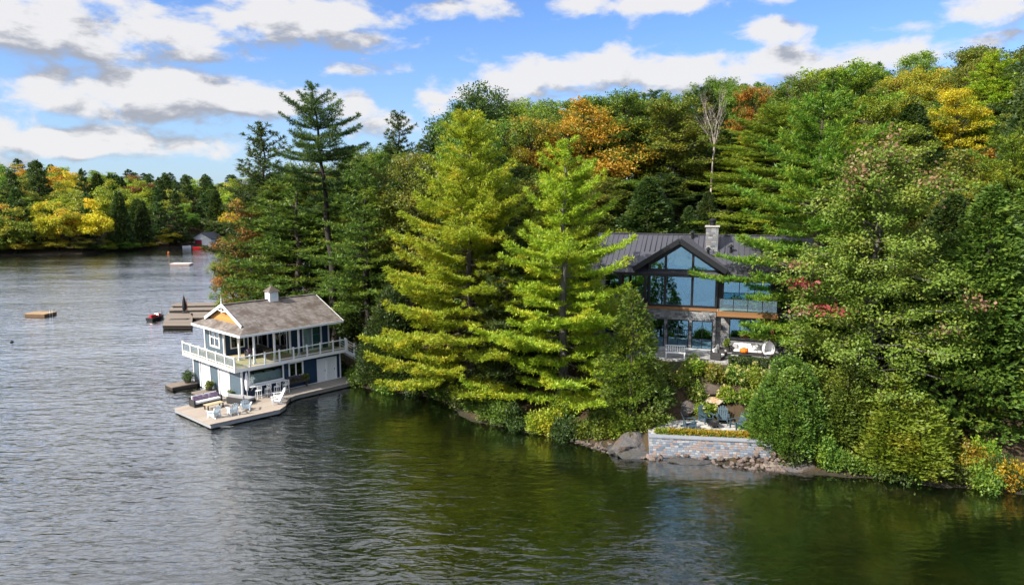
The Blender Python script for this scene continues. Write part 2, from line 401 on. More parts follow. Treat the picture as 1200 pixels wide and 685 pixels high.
vor = nd(nt, 'ShaderNodeTexVoronoi', {'Vector': v, 'Scale': 2.2, 'Randomness': 1.0})
peb = mixc(nt, nd(nt, 'ShaderNodeSeparateColor', {0: vor.outputs['Color']}).outputs[0], (.05, .042, .016), (.26, .19, .07))
bed = mixc(nt, maprange(nt, n1, .4, .62), peb, (.2, .15, .045))
bed = mixc(nt, maprange(nt, n3, .45, .6), bed, (.055, .06, .018))
bed = mixc(nt, maprange(nt, z_, -.35, .05), bed, (.03, .026, .016))
c_ = mixc(nt, maprange(nt, mth(nt, 'ADD', z_, mth(nt, 'MULTIPLY', n2, .12)), .1, .3), bed, land)
finish(nt, c_, .9, bump=mth(nt, 'ADD', n2, vor.outputs['Distance']), bstr=.6, bdist=.15)
terr = link('terrain', tme, m, smooth=True); tag(terr, 'wooded hillside ground running down into the lake bed', 'ground', kind='structure')

# lake: closed body of water, its top rippled by wind
m, nt = newmat('lake_water')
t = nd(nt, 'ShaderNodeTexCoord').outputs['Object']
def ripple(rot, sx, sy, scale, det, dist=.6):
    mp = nd(nt, 'ShaderNodeMapping', {'Vector': t, 'Rotation': (0, 0, R(rot)), 'Scale': (sx, sy, 1)}).outputs[0]
    return nd(nt, 'ShaderNodeTexNoise', {'Vector': mp, 'Scale': scale, 'Detail': det, 'Roughness': .5, 'Distortion': dist}).outputs[0]
r1 = ripple(12, .42, 1.25, 1.0, 2); r2 = ripple(-9, .8, 2.0, 1.7, 2); r3 = ripple(25, .25, .5, .5, 1)
gust = maprange(nt, ripple(10, .35, 1, .06, 2, 0), .3, .7, .5, 1.15)
sp_ = nd(nt, 'ShaderNodeSeparateXYZ', {0: t}).outputs
# the lee of the wooded shore is calmer than the open lake
lee = maprange(nt, mth(nt, 'ADD', mth(nt, 'MULTIPLY', sp_[0], .5), mth(nt, 'MULTIPLY', sp_[1], .5)), 17, 26, 1.0, .2)
openl = maprange(nt, sp_[0], -26, -8, .8, .0)
calm = mth(nt, 'MAXIMUM', lee, openl)
hgt_ = mth(nt, 'ADD', mth(nt, 'ADD', r1, mth(nt, 'MULTIPLY', r2, .42)), mth(nt, 'MULTIPLY', r3, .9))
hgt_ = mth(nt, 'MULTIPLY', hgt_, mth(nt, 'MULTIPLY', gust, calm))
bmp = nd(nt, 'ShaderNodeBump', {'Height': hgt_, 'Strength': 1.0, 'Distance': .20}).outputs[0]
fr = nd(nt, 'ShaderNodeFresnel', {'IOR': 1.34, 'Normal': bmp}).outputs[0]
fr = mth(nt, 'ADD', mth(nt, 'MULTIPLY', fr, 2.9), .02, clamp=True)
gl = nd(nt, 'ShaderNodeBsdfGlossy', {'Color': (.96, .98, 1), 'Roughness': .10, 'Normal': bmp})
body = nd(nt, 'ShaderNodeMixShader', {0: .11, 1: nd(nt, 'ShaderNodeBsdfTransparent', {'Color': (.95, .97, .9)}).outputs[0],
          2: nd(nt, 'ShaderNodeBsdfDiffuse', {'Color': (.009, .026, .008)}).outputs[0]})
vol = nd(nt, 'ShaderNodeVolumeAbsorption', {'Color': (.54, .62, .20), 'Density': .50})
nd(nt, 'ShaderNodeOutputMaterial', {'Surface': nd(nt, 'ShaderNodeMixShader', {0: fr, 1: body.outputs[0], 2: gl.outputs[0]}).outputs[0], 'Volume': vol.outputs[0]})
m.cycles.homogeneous_volume = True
lake = build('lake_water', MB().box(-1450, 1450, -60, 1450, -14, 0), m)
tag(lake, 'dark green rippled lake water', 'water', kind='structure')
# ------------------------------------------------------------------ trees
rng = np.random.default_rng(7)
def unit(v): return v / (np.linalg.norm(v, axis=-1, keepdims=True) + 1e-9)
def rsph(n): return unit(rng.normal(size=(n, 3)))
def leaf_quads(P, D, N, L, Wd):
    """rhombic leaves: base P, direction D, face normal N, length L, width Wd"""
    S = unit(np.cross(D, N)); L = np.asarray(L).reshape(-1, 1); Wd = np.asarray(Wd).reshape(-1, 1)
    a = P; c = P + D * L; b = P + D * L * .45 + S * Wd * .5; d = P + D * L * .45 - S * Wd * .5
    V = np.stack([a, b, c, d], 1).reshape(-1, 3)
    return V, np.arange(len(V)).reshape(-1, 4)
def curve_tube(mb, pts, r0, r1, n=5):
    mb.tube(pts, list(np.linspace(r0, r1, len(pts))), n)

def white_pine(H, cb, Rmax, prof, step=.75, per=5, needle=.42, nwid=.085, ntuft=9, lean=(0, 0), bare=(), sec=.36, tr=.3, up=.12, ragged=.45, dens=1.0, jitter=.15):
    """layered conifer: whorls of limbs carrying flat sprays of needle tufts. prof(t) = relative limb length at relative height t"""
    mb = MB(); tp = []; td = []
    nseg = 14
    tp_ = [np.array([lean[0] * (i / nseg) ** 1.6 + .1 * math.sin(i * 1.7), lean[1] * (i / nseg) ** 1.6 + .1 * math.cos(i * 1.3), H * i / nseg]) for i in range(nseg + 1)]
    mb.tube(tp_, [tr * (1 - .93 * (i / nseg)) * (1.35 if i == 0 else 1) for i in range(nseg + 1)], 9)
    def axis(z):
        f = min(z / H * nseg, nseg - 1e-4); i = int(f); return tp_[i] + (tp_[i + 1] - tp_[i]) * (f - i)
    z = cb; ph = rng.uniform(0, 6.28)
    while z < H - .3:
        t = (z - cb) / (H - cb); k = max(3, int(round(per * (1 - .35 * t))))
        ph += rng.uniform(.6, 1.4)
        for j in range(k):
            az = ph + j * 2 * math.pi / k + rng.normal(0, .28)
            L = Rmax * prof(t) * (1 + ragged * rng.uniform(-1, .45))
            if L < .3: continue
            zz = z + rng.normal(0, jitter)
            e0 = -0.12 + .95 * t ** 1.6 + rng.normal(0, .10)
            hd = np.array([math.cos(az), math.sin(az), 0]); p = axis(max(zz, .1)); n = max(4, int(L / .45) + 2)
            pts = []
            for i in range(n + 1):
                s = i / n
                pts.append(p + hd * L * s * math.cos(e0 * (1 - .3 * s)) + np.array([0, 0, 1]) * (L * s * math.sin(e0) * .8 - .10 * L * s * (1 - s) * (1 - t) + up * L * s * s * s))
            curve_tube(mb, pts, max(.02, .013 * L + .012), .012, 4)
            pts = np.array(pts); side = np.array([-hd[1], hd[0], 0])
            s0 = rng.uniform(.12, .32) * (1 - t * .6)
            m = int(L * (1 - s0) / (sec * .55)) + 1
            for i in range(m):
                s = s0 + (1 - s0) * (i + rng.uniform(0, 1)) / m; q = pts[min(int(s * n), n - 1)] * (1 - (s * n - int(s * n))) + pts[min(int(s * n) + 1, n)] * (s * n - int(s * n))
                tl = (.34 * L * (1 - s) ** .7 * min(1, s * 3) + .25) * rng.uniform(.6, 1.15)
                sg = 1 if i % 2 else -1
                d = unit(hd * .75 + side * sg * rng.uniform(.6, 1.1) + np.array([0, 0, rng.uniform(0, .3)]))
                c = max(1, int(tl / .27 * dens))
                for u in np.linspace(.15, 1, c):
                    tp.append(q + d * tl * u + np.array([0, 0, .05 * tl * u])); td.append(d)
            for u in range(2): tp.append(pts[-1]); td.append(hd)
        z += step * rng.uniform(.7, 1.3) * (1 - .35 * t)
    for i in range(8): tp.append(axis(H - .1 * i)); td.append(np.array([0, 0, 1.]))
    P = np.repeat(np.array(tp), ntuft, 0); D0 = np.repeat(np.array(td), ntuft, 0)
    P = P + rng.normal(0, .05, P.shape)
    D = unit(D0 * .55 + rsph(len(P)) * .8 + np.array([0, 0, .42]))
    N = unit(rsph(len(P)) * .7 + np.array([0, 0, .9]))
    V, Fq = leaf_quads(P, D, N, needle * rng.uniform(.6, 1.15, len(P)), nwid * rng.uniform(.7, 1.3, len(P)))
    return mb, V, Fq

def broadleaf(H, cb, Rx, lobes=9, clumps=150, leaf=.26, nleaf=70, tr=.28, top=1.0, flat=.62, forks=5, csize=(.75, 1.35), shellness=.55, limb=True):
    """trunk, forking limbs and leaf clumps on an uneven, lobed crown"""
    mb = MB(); zc = (cb + H) / 2; hz = (H - cb) / 2
    fork = cb + .15 * (H - cb)
    tpts = [np.array([.15 * math.sin(i * 1.1), .15 * math.cos(i * .9), fork * i / 5]) for i in range(6)]
    mb.tube(tpts, [tr * (1.3 if i == 0 else 1) * (1 - .09 * i) for i in range(6)], 8)
    L = []
    for i in range(lobes):
        az = 2 * math.pi * i / lobes * 1.9 + rng.uniform(-.4, .4); zt = rng.uniform(-.75, .8); rr = math.sqrt(max(.05, 1 - zt * zt)) * rng.uniform(.35, .72)
        L.append((np.array([Rx * rr * math.cos(az), Rx * rr * math.sin(az), zc + hz * zt * .75]), Rx * rng.uniform(.36, .58), hz * rng.uniform(.28, .46)))
    L.append((np.array([0, 0, H - hz * .42]), Rx * .42 * top, hz * .42))
    cent = []
    lobew = np.array([l[1] ** 2 for l in L]); lobew /= lobew.sum()
    for i in range(clumps):
        l = L[rng.choice(len(L), p=lobew)]; d = rsph(1)[0]
        if d[2] < -.25: d[2] *= -.7
        r = rng.uniform(shellness, 1.06)
        cent.append(l[0] + d * np.array([l[1], l[1], l[2]]) * r)
    cent = np.array(cent)
    # limbs: primary forks to the lobes, twigs on to the clumps
    if limb:
        base = tpts[-1]
        for l in L:
            mid = base * .45 + l[0] * .55 + np.array([0, 0, -.08 * H * rng.uniform(.2, 1)]) + rng.normal(0, .25, 3)
            curve_tube(mb, [base + np.array([0, 0, -.2]), mid, l[0]], tr * .45, .05, 5)
        for c in cent[::2]:
            l = min(L, key=lambda q: np.linalg.norm(q[0] - c))
            mid = (l[0] + c) / 2 + rng.normal(0, .18, 3); curve_tube(mb, [l[0], mid, c], .045, .012, 3)
    cs = rng.uniform(csize[0], csize[1], len(cent))
    n = (nleaf * rng.uniform(.6, 1.4, len(cent))).astype(int)
    P = np.repeat(cent, n, 0); S = np.repeat(cs, n)[:, None]
    d = rsph(len(P)); rad = rng.uniform(0, 1, (len(P), 1)) ** .45
    off = d * rad * S * np.array([1, 1, flat]); P = P + off
    D = unit(rsph(len(P)) + unit(off) * .6 + np.array([0, 0, -.15])); N = unit(rsph(len(P)) * .75 + np.array([0, 0, .8]) + unit(off) * .3)
    V, Fq = leaf_quads(P, D, N, leaf * rng.uniform(.65, 1.3, len(P)), leaf * .72 * rng.uniform(.7, 1.2, len(P)))
    return mb, V, Fq

def upright_tree(H, cb, Rm, prof, branches=90, leaf=.21, nleaf=46, csize=(.42, .85), flat=.75, tr=.26, rise=(.35, .95), per=2.0, ragged=.4):
    """tall broadleaf: limbs climbing off one leader, leaf clumps strung along their outer part, gaps between"""
    mb = MB(); n = 10
    ax_ = [np.array([.18 * math.sin(i * .9), .15 * math.cos(i * 1.3), H * .97 * i / n]) for i in range(n + 1)]
    mb.tube(ax_, [tr * (1.3 if i == 0 else 1) * (1 - .92 * i / n) for i in range(n + 1)], 8)
    cent = []
    for b in range(branches):
        t = ((b + rng.uniform(0, 1)) / branches) ** .9; z = cb + (H - cb) * t * .94; az = b * 2.4 + rng.normal(0, .35)
        L = Rm * prof(t) * (1 + ragged * rng.uniform(-1, .5))
        if L < .35: L = .35
        i = min(int(z / (H * .97) * n), n - 1); p = ax_[i] + (ax_[i + 1] - ax_[i]) * (z / (H * .97) * n - i)
        el = rng.uniform(*rise) * (.55 + .75 * t); hd = np.array([math.cos(az), math.sin(az), 0]); pts = []
        for k in range(6):
            s = k / 5; pts.append(p + hd * L * s + np.array([0, 0, 1]) * L * (math.tan(min(el, 1.1)) * s * (1 - .35 * s) - .12 * s * s * (1 - t)) + (rng.normal(0, .05 * L, 3) if 0 < k else 0))
        curve_tube(mb, pts, max(.025, .02 * L), .012, 4); pts = np.array(pts)
        for q in range(max(2, int(L * per))):
            s = rng.uniform(.28, 1.03); j = min(int(s * 5), 4); c = pts[j] + (pts[j + 1] - pts[j]) * (s * 5 - j)
            c = c + np.array([-hd[1], hd[0], 0]) * rng.normal(0, .24 * L * (1.1 - s) + .12) + np.array([0, 0, rng.normal(.05, .16)])
            cent.append(c)
            if q % 2 == 0: mb.tube([pts[j], c], [.02, .008], 3)
    cent = np.array(cent); cs = rng.uniform(csize[0], csize[1], len(cent)); m = (nleaf * rng.uniform(.6, 1.4, len(cent)) * cs / np.mean(csize)).astype(int)
    P = np.repeat(cent, m, 0); S = np.repeat(cs, m)[:, None]; d = rsph(len(P)); off = d * rng.uniform(0, 1, (len(P), 1)) ** .5 * S * np.array([1, 1, flat]); P = P + off
    D = unit(rsph(len(P)) + unit(off) * .7 + np.array([0, 0, -.1])); N = unit(rsph(len(P)) * .5 + np.array([0, 0, .8]) + unit(off) * .4)
    V, Fq = leaf_quads(P, D, N, leaf * rng.uniform(.55, 1.35, len(P)), leaf * .7 * rng.uniform(.7, 1.2, len(P)))
    return mb, V, Fq
def prof_ovate(t): return (1 - t) ** .62 * (.72 + .28 * min(1, t * 4)) + .03
def prof_oval(t): return max(.1, math.sin(math.pi * (.16 + .80 * t)) ** .75)

def dense_conifer(H, Rm, prof, n=14000, size=.34, tr=.2, wid=.16, droop=.1, lump=.35, z0=.15, clus=1):
    """cedar or hemlock: closely set upright sprays over an uneven envelope"""
    mb = MB(); mb.tube([(0, 0, -.2), (0.05, 0, H * .5), (0, 0.03, H * .96)], [tr, tr * .6, .03], 7)
    t = rng.uniform(0, 1, n); az = rng.uniform(0, 2 * math.pi, n)
    wt_ = np.array([prof(q) for q in t]); keep = rng.uniform(0, 1, n) < (wt_ / wt_.max()) ** .8 + .05
    t, az = t[keep], az[keep]
    pr = np.array([prof(q) for q in t]) * Rm
    ph = rng.uniform(0, 6.28, 8)
    lumpf = 1 + lump * (.5 * np.sin(3 * az + ph[0] + 9 * t) * np.sin(11 * t * H / 6 + ph[1] + 2 * az) + .5 * np.sin(5 * az + ph[2] - 17 * t) * np.sin(23 * t * H / 8 + ph[3]) + .4 * rng.normal(0, .35, len(t)))
    r = pr * lumpf * rng.uniform(.6, 1.02, len(t)) ** .5
    z = z0 + t * (H - z0) + rng.normal(0, .1, len(t))
    o = np.stack([np.cos(az), np.sin(az), np.zeros_like(az)], 1)
    P = o * r[:, None]; P[:, 2] = z
    k = 3
    if clus > 1:
        sel = rng.uniform(0, 1, len(P)) < 3.0 / clus; P, o, k = P[sel], o[sel], clus
    P = np.repeat(P, k, 0); o = np.repeat(o, k, 0)
    if clus > 1: P = P + rng.normal(0, size * .55, P.shape) + o * rng.normal(0, size * .3, (len(P), 1))
    D = unit(o * .8 + rsph(len(P)) * .6 + np.array([0, 0, .35 - droop]))
    N = unit(o * .55 + rsph(len(P)) * .7 + np.array([0, 0, .5]))
    V, Fq = leaf_quads(P, D, N, size * rng.uniform(.6, 1.2, len(P)), wid * rng.uniform(.7, 1.3, len(P)))
    for i in range(int(H / .5)):
        q = (i + .5) / (H / .5)
        for j in range(3):
            a = rng.uniform(0, 6.28); rr = Rm * prof(q) * .85
            mb.tube([(0, 0, q * H), (rr * math.cos(a), rr * math.sin(a), q * H + .1 * rr)], [.03, .01], 3)
    return mb, V, Fq

def spire_cedar(H, Rm, spires=16, n=2200, size=.26, wid=.11):
    """old spreading cedar: many leafy spires of unequal height grown into one uneven dome"""
    mb = MB(); Vs = []; Fs = []; k = 0
    for i in range(spires):
        a = i * 2.4; r = Rm * .72 * math.sqrt((i + .3) / spires); h = H * (1 - .6 * (r / Rm) ** 1.5) * rng.uniform(.7, 1.06); w = Rm * rng.uniform(.34, .52)
        m_, V, Fq = dense_conifer(h, w, prof_spire, n=int(n * h / H), size=size, wid=wid, lump=.6, tr=.07, droop=-.25, clus=12)
        o = np.array([r * math.cos(a), r * math.sin(a), 0]); Vs.append(V + o); Fs.append(Fq + k); k += len(V)
        mb.add([tuple(np.array(q) + o) for q in m_.v], m_.f)
    return mb, np.concatenate(Vs), np.concatenate(Fs)
def prof_spire(t): return (.8 + .45 * t) * max(0.02, 1 - t ** 1.7)

def bare_tree(H, spread, tr=.2, seed=3):
    mb = MB(); r_ = random.Random(seed)
    def grow_(p, d, L, rad, lev):
        pts = [p]; dd = Vector(d)
        for i in range(4):
            dd = (dd + Vector((r_.uniform(-.12, .12), r_.uniform(-.12, .12), .07))).normalized(); pts.append(Vector(pts[-1]) + dd * L / 4)
        mb.tube(pts, [rad * (1 - .14 * i) for i in range(5)], 6 if lev < 2 else 3)
        if lev >= 4: return
        for k in range(3 if lev else 6):
            q = Vector(pts[min(4, 2 + k % 3)]) if lev else Vector(pts[1 + k % 4]).lerp(Vector(pts[min(4, 2 + k % 4)]), r_.random())
            a = r_.uniform(0, 6.28); tilt = r_.uniform(.35, .75) * spread
            nd_ = (dd + tilt * Vector((math.cos(a), math.sin(a), .25))).normalized()
            grow_(q, nd_, L * r_.uniform(.5, .72), rad * .52, lev + 1)
        if lev: grow_(pts[-1], dd, L * .6, rad * .45, lev + 1)
    mb.tube([(0, 0, -.3), (0, .05, H * .22), (.1, 0, H * .45)], [tr, tr * .9, tr * .75], 8)
    grow_((.1, 0, H * .44), (0, 0, 1), H * .3, tr * .72, 0)
    return mb

# foliage tones
FM = dict(
    pine_gold=foliage('pine_needles_gold', (.21, .33, .018), (.37, .48, .028), (.51, .52, .03), pscale=.5, jitter=.1, trans=.4),
    pine_lime=foliage('pine_needles_lime', (.23, .35, .02), (.41, .52, .03), (.56, .56, .034), pscale=.5, jitter=.1, trans=.4),
    pine_green=foliage('pine_needles_green', (.06, .13, .018), (.13, .22, .026), (.22, .29, .028), jitter=.3),
    pine_soft=foliage('pine_needles_soft_green', (.10, .20, .018), (.21, .31, .026), (.31, .36, .028), pscale=.5, jitter=.1),
    pine_dark=foliage('pine_needles_dark', (.03, .07, .018), (.08, .135, .026), (.12, .17, .03), jitter=.3),
    hemlock=foliage('hemlock_sprays', (.03, .065, .014), (.068, .122, .02), (.10, .15, .022), jitter=.3),
    hemlock_y=foliage('hemlock_sprays_olive', (.065, .11, .012), (.14, .19, .018), (.20, .235, .02), jitter=.2),
    cedar=foliage('cedar_sprays', (.07, .13, .016), (.15, .235, .026), (.21, .28, .034), jitter=.15),
    cedar_y=foliage('cedar_sprays_yellow', (.11, .17, .014), (.23, .29, .02), (.30, .30, .024), jitter=.1),
    green=foliage('leaves_green', (.075, .145, .016), (.15, .235, .024), (.22, .28, .022), jitter=.4),
    lime=foliage('leaves_lime', (.12, .21, .014), (.24, .32, .022), (.33, .34, .02), jitter=.3),
    olive=foliage('leaves_olive', (.10, .15, .016), (.20, .23, .022), (.28, .24, .022), jitter=.35),
    dark=foliage('leaves_dark', (.03, .062, .012), (.068, .118, .018), (.10, .145, .018), jitter=.35),
    yellow=foliage('leaves_yellow', (.32, .28, .014), (.58, .47, .018), (.60, .38, .02), jitter=.25),
    gold=foliage('leaves_gold', (.20, .22, .016), (.38, .34, .02), (.46, .27, .022), jitter=.3),
    orange=foliage('leaves_orange', (.32, .16, .016), (.52, .26, .024), (.18, .21, .018), patch=(.5, .6), jitter=.3),
    red=foliage('leaves_red', (.24, .09, .03), (.40, .16, .045), (.15, .19, .02), patch=(.48, .6), jitter=.3),
    pink=foliage('leaves_pink', (.24, .14, .075), (.40, .24, .13), (.24, .24, .07), jitter=.2),
    crimson=foliage('leaves_crimson', (.23, .035, .05), (.34, .06, .06), (.26, .08, .05), jitter=.2),
    maple=foliage('maple_leaves', (.13, .225, .026), (.19, .285, .034), (.26, .32, .045), jitter=.1),
)
for k_, c_ in dict(green=((.10, .19, .022), (.20, .31, .032), (.29, .37, .03)), olive=((.14, .21, .022), (.28, .32, .03), (.39, .34, .03)), lime=((.18, .30, .02), (.34, .45, .03), (.46, .48, .028)),
                 gold=((.30, .31, .022), (.54, .47, .028), (.64, .38, .03)), orange=((.42, .22, .025), (.66, .34, .035), (.26, .30, .026)), yellow=((.42, .36, .02), (.70, .58, .026), (.74, .48, .03))).items():
    FM['far_' + k_] = foliage('far_shore_leaves_' + k_, *c_, jitter=.3, pscale=.25)
def bark(name, a, b):
    m, nt = newmat(name); v = coords(nt, (3, 3, .5)); n = noise(nt, v, 3, 7, .65)
    finish(nt, mixc(nt, n, a, b), .9, bump=n, bstr=.7, bdist=.05); return m
BARK = bark('bark_brown', (.035, .026, .020), (.13, .105, .085)); BARKG = bark('bark_grey', (.06, .055, .05), (.22, .20, .18)); BARKD = bark('bark_dark', (.012, .010, .009), (.055, .045, .038))

PROTO = {}
def proto(key, gen, bk=None):
    mb, V, Fq = gen
    tm = bpy.data.meshes.new('trunk'); tm.from_pydata(mb.v, [], mb.f); tm.materials.append(bk or BARK); tm.shade_smooth()
    cm = mesh_np('crown', V, Fq); cm.materials.append(FM['green'])
    h = max(V[:, 2].max(), 1); w = np.percentile(np.abs(V[:, :2]), 97)
    PROTO[key] = (tm, cm, float(h), float(w))
TREES = []
def place_tree(key, name, label, cat, x, y, height, width, tone, rz=None, group=None, sink=.15, z=None):
    tm, cm, h, w = PROTO[key]; z = ground(x, y) - sink if z is None else z
    t = thing(name, label, cat, (x, y, z), rng.uniform(0, 6.28) if rz is None else rz, group)
    sz = height / h; sx = width / (2 * w); t.scale = (sx, sx, sz)
    for nm, me in (('trunk', tm), ('crown', cm)):
        o = bpy.data.objects.new(nm, me); C.objects.link(o); o.parent = t
        if nm == 'crown':
            o.material_slots[0].link = 'OBJECT'; o.material_slots[0].material = FM[tone]
    TREES.append((t, x, y, z + height)); return t
def hero(key, name, label, cat, px, D, top, wpx, tone, rz=None, **kw):
    """tree whose stem stands at picture column px and distance D, its tip at picture row top, crown wpx wide"""
    q = at_depth(px, top, D); x = q[0]; z = ground(x, D) - .15
    return place_tree(key, name, label, cat, x, D, q[2] - z, wpx * D / F, tone, rz, **kw)
# ------------------------------------------------------------------ shared materials
NAVY = siding('navy_siding', (.008, .026, .062), (.013, .042, .090))
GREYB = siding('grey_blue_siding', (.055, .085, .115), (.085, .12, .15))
WHITE = plain('white_paint', (.78, .79, .80), .5, vary=.05)
SHING = shingle('cedar_shingles', [(.145, .125, .115), (.25, .225, .21), (.105, .083, .07), (.055, .045, .038)])
CEDARW = planks('cedar_boards', (.38, .19, .055), (.55, .30, .09), .12, 2)
DECKW = planks('grey_deck_boards', (.27, .225, .19), (.42, .36, .30), .14, 1)
DECKX = planks('walkway_boards', (.20, .18, .16), (.33, .30, .27), .14, 0)
DECKY = planks('tan_balcony_boards', (.40, .33, .20), (.52, .44, .28), .12, 1)
OLDW = planks('weathered_dock_boards', (.13, .105, .085), (.27, .225, .185), .15, 1)
DARKW = plain('wet_dark_timber', (.035, .030, .026), .8)
GLASSD = glassmat('window_glass', (.30, .36, .38), .22)
GLASSR = glassmat('railing_glass', (.86, .92, .92), .05, .6)
GLASSB = glassmat('tinted_window_glass', (.25, .46, .52), .46, .4, col=(.38, .68, .90))
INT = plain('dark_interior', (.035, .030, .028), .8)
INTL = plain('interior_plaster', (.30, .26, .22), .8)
CURT = plain('pale_curtain', (.62, .66, .66), .9)
PALEBL = plain('pale_blue_paint', (.60, .71, .80), .5, vary=.05)
CHARC = plain('charcoal_wicker', (.035, .034, .036), .75, scale=14)
CUSH = plain('white_cushion', (.72, .72, .74), .95, vary=.06)
MAUVE = plain('mauve_cushion', (.27, .19, .27), .95)
GREYC = plain('grey_cushion', (.30, .30, .31), .95)
GREENC = plain('green_cushion', (.03, .22, .16), .9)
TEAL = plain('slate_blue_paint', (.045, .078, .105), .55)
BLACKM = plain('black_metal', (.014, .015, .017), .4)
REDP = plain('red_gelcoat', (.50, .018, .022), .25, vary=.05)
ORANGE = plain('orange_pumpkin', (.75, .16, .012), .5)
TERRA = plain('dark_planter', (.06, .05, .045), .8)

def frame_window(parent, axis, pos, a0, a1, z0, z1, w=.1, proud=.04, mull_a=1, mull_z=0, fm=WHITE, gm=GLASSD, out=-1, name='window', label=None):
    """window in a wall opening: frame mesh, pane child. axis = wall normal axis, out = outward sign"""
    mb = MB(); p0, p1 = sorted((pos + out * proud, pos - out * .10))
    def bx(m_, b0, b1, c0, c1, q0, q1):
        m_.box(q0, q1, b0, b1, c0, c1) if axis == 'x' else m_.box(b0, b1, q0, q1, c0, c1)
    bx(mb, a0 - w, a0, z0 - w, z1 + w, p0, p1); bx(mb, a1, a1 + w, z0 - w, z1 + w, p0, p1)
    bx(mb, a0, a1, z0 - w, z0, p0, p1); bx(mb, a0, a1, z1, z1 + w, p0, p1)
    for i in range(1, mull_a):
        c = a0 + (a1 - a0) * i / mull_a; bx(mb, c - w * .35, c + w * .35, z0, z1, p0 + .01, p1 - .01)
    for i in range(1, mull_z):
        c = z0 + (z1 - z0) * i / mull_z; bx(mb, a0, a1, c - w * .25, c + w * .25, p0 + .015, p1 - .015)
    fo = build(name, mb, fm, parent)
    if label: fo['label'] = label
    g = MB(); mid = (p0 + p1) / 2; bx(g, a0 - .003, a1 + .003, z0 - .003, z1 + .003, mid - .006, mid + .006)
    build('pane', g, gm, fo); return fo

# ------------------------------------------------------------------ boathouse
BZ = float(0)
bh = thing('boathouse', 'two storey navy and white boathouse with brown shingle roof standing over the water', 'boathouse', (BO[0], BO[1], 0), BYAW)
U0, U1, V0, V1 = -.4, 9.7, -1.0, 8.6
# lower storey
mb = MB()
mb.wall('y', V0, .16, U0 + .16, U1 - .16, .3, 3.06, [(.35, 3.5, 1.62, 2.82), (4.25, 5.5, 1.6, 2.75), (7.15, 8.15, .3, 2.62), (8.3, 9.2, .3, 2.62)])
mb.wall('x', U1 - .16, .16, V0, V1, .3, 3.06)
mb.wall('y', V1 - .16, .16, U0, U1, .3, 3.06)
build('side_wall', mb, NAVY, bh)
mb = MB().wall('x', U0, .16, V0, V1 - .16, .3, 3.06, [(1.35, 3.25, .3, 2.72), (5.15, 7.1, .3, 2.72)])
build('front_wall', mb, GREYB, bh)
mb = MB()
for v_ in (V0 + .3, 2.3, 4.2, 6.1, V1 - .3): mb.box(U0 + .2, U1 - .1, v_ - .22, v_ + .22, -4.5, .29)
build('foundation_crib', mb, DARKW, bh)
mb = MB()
for (x, y) in ((U0 - .03, V0 - .03), (U1 - .11, V0 - .03), (U0 - .03, V1 - .11)): build('corner_trim', MB().box(x, x + .14, y, y + .14, .3, 3.05), WHITE, bh)
build('base_trim', MB().box(U0 + .12, U1 - .12, V0 - .028, V0 - .003, .3, .5), WHITE, bh)
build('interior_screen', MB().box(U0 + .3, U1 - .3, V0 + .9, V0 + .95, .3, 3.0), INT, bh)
build('back_counter', MB().box(.2, 3.7, V0 + .5, V0 + .86, .6, 2.35), CURT, bh)
for a, b in ((1.35, 3.25), (5.15, 7.1)):
    mb = MB(); mb.box(U0 + .04, U0 + .1, a, b, .02, 2.72)
    n = 4
    for i in range(n):
        for j in range(4):
            y0 = a + (b - a) * i / n + .07; y1 = a + (b - a) * (i + 1) / n - .07; z0 = .1 + 2.6 * j / 4 + .06; z1 = .1 + 2.6 * (j + 1) / 4 - .06
            mb.box(U0 + .02, U0 + .039, y0, y1, z0, z1)
    gd = build('garage_door', mb, WHITE, bh, bevel=.008)
    fr = MB(); fr.box(U0 - .04, U0 - .003, a - .16, a, .1, 2.88); fr.box(U0 - .04, U0 - .003, b, b + .16, .1, 2.88); fr.box(U0 - .04, U0 - .003, a, b, 2.73, 2.88)
    build('door_trim', fr, WHITE, gd)
# bar hatch, window and doors of the side wall
hw = frame_window(bh, 'y', V0, .35, 3.5, 1.62, 2.82, .13, .05, 1, 0, gm=GLASSR, name='bar_hatch', label='wide open bar hatch with a serving ledge')
cb_ = MB().box(.2, 3.65, V0 - .5, V0 - .05, 1.42, 1.48)
for x in (.4, 1.9, 3.4): cb_.bar((x, V0 - .45, 1.42), (x, V0 - .02, 1.05), .05)
build('bar_counter', cb_, WHITE, bh)
for i, x in enumerate((.9, 1.9, 2.9)):
    mb = MB(); mb.tube([(x, V0 + .45, 2.8), (x, V0 + .45, 2.5)], .012, 5); mb.lathe([(.03, 0), (.12, -.12), (.13, -.14), (.02, -.05)], (x, V0 + .45, 2.52), 10)
    build('pendant_lamp', mb, BLACKM, bh)
frame_window(bh, 'y', V0, 4.25, 5.5, 1.6, 2.75, .14, .05, 2)
for k, (a, b) in enumerate(((7.15, 8.15), (8.3, 9.2))):
    mb = MB().box(a + .07, b - .07, V0 + .03, V0 + .09, .42, 2.55)
    for j in range(3): mb.box(a + .2, b - .2, V0 + .012, V0 + .029, .6 + j * .65, 1.13 + j * .65)
    d_ = build('door', mb, WHITE, bh, bevel=.006)
    fr = MB(); fr.box(a - .07, a + .069, V0 - .04, V0 + .1, .42, 2.7); fr.box(b - .069, b + .07, V0 - .04, V0 + .1, .42, 2.7); fr.box(a + .07, b - .07, V0 - .04, V0 + .1, 2.56, 2.7)
    build('door_frame', fr, WHITE, d_)
    build('handle', MB().box(b - .22, b - .18, V0 - .03, V0 + .0, 1.4, 1.55), BLACKM, d_)
build('wall_lamp', MB().box(3.85, 3.98, V0 - .14, V0 - .003, 2.35, 2.65), BLACKM, bh)
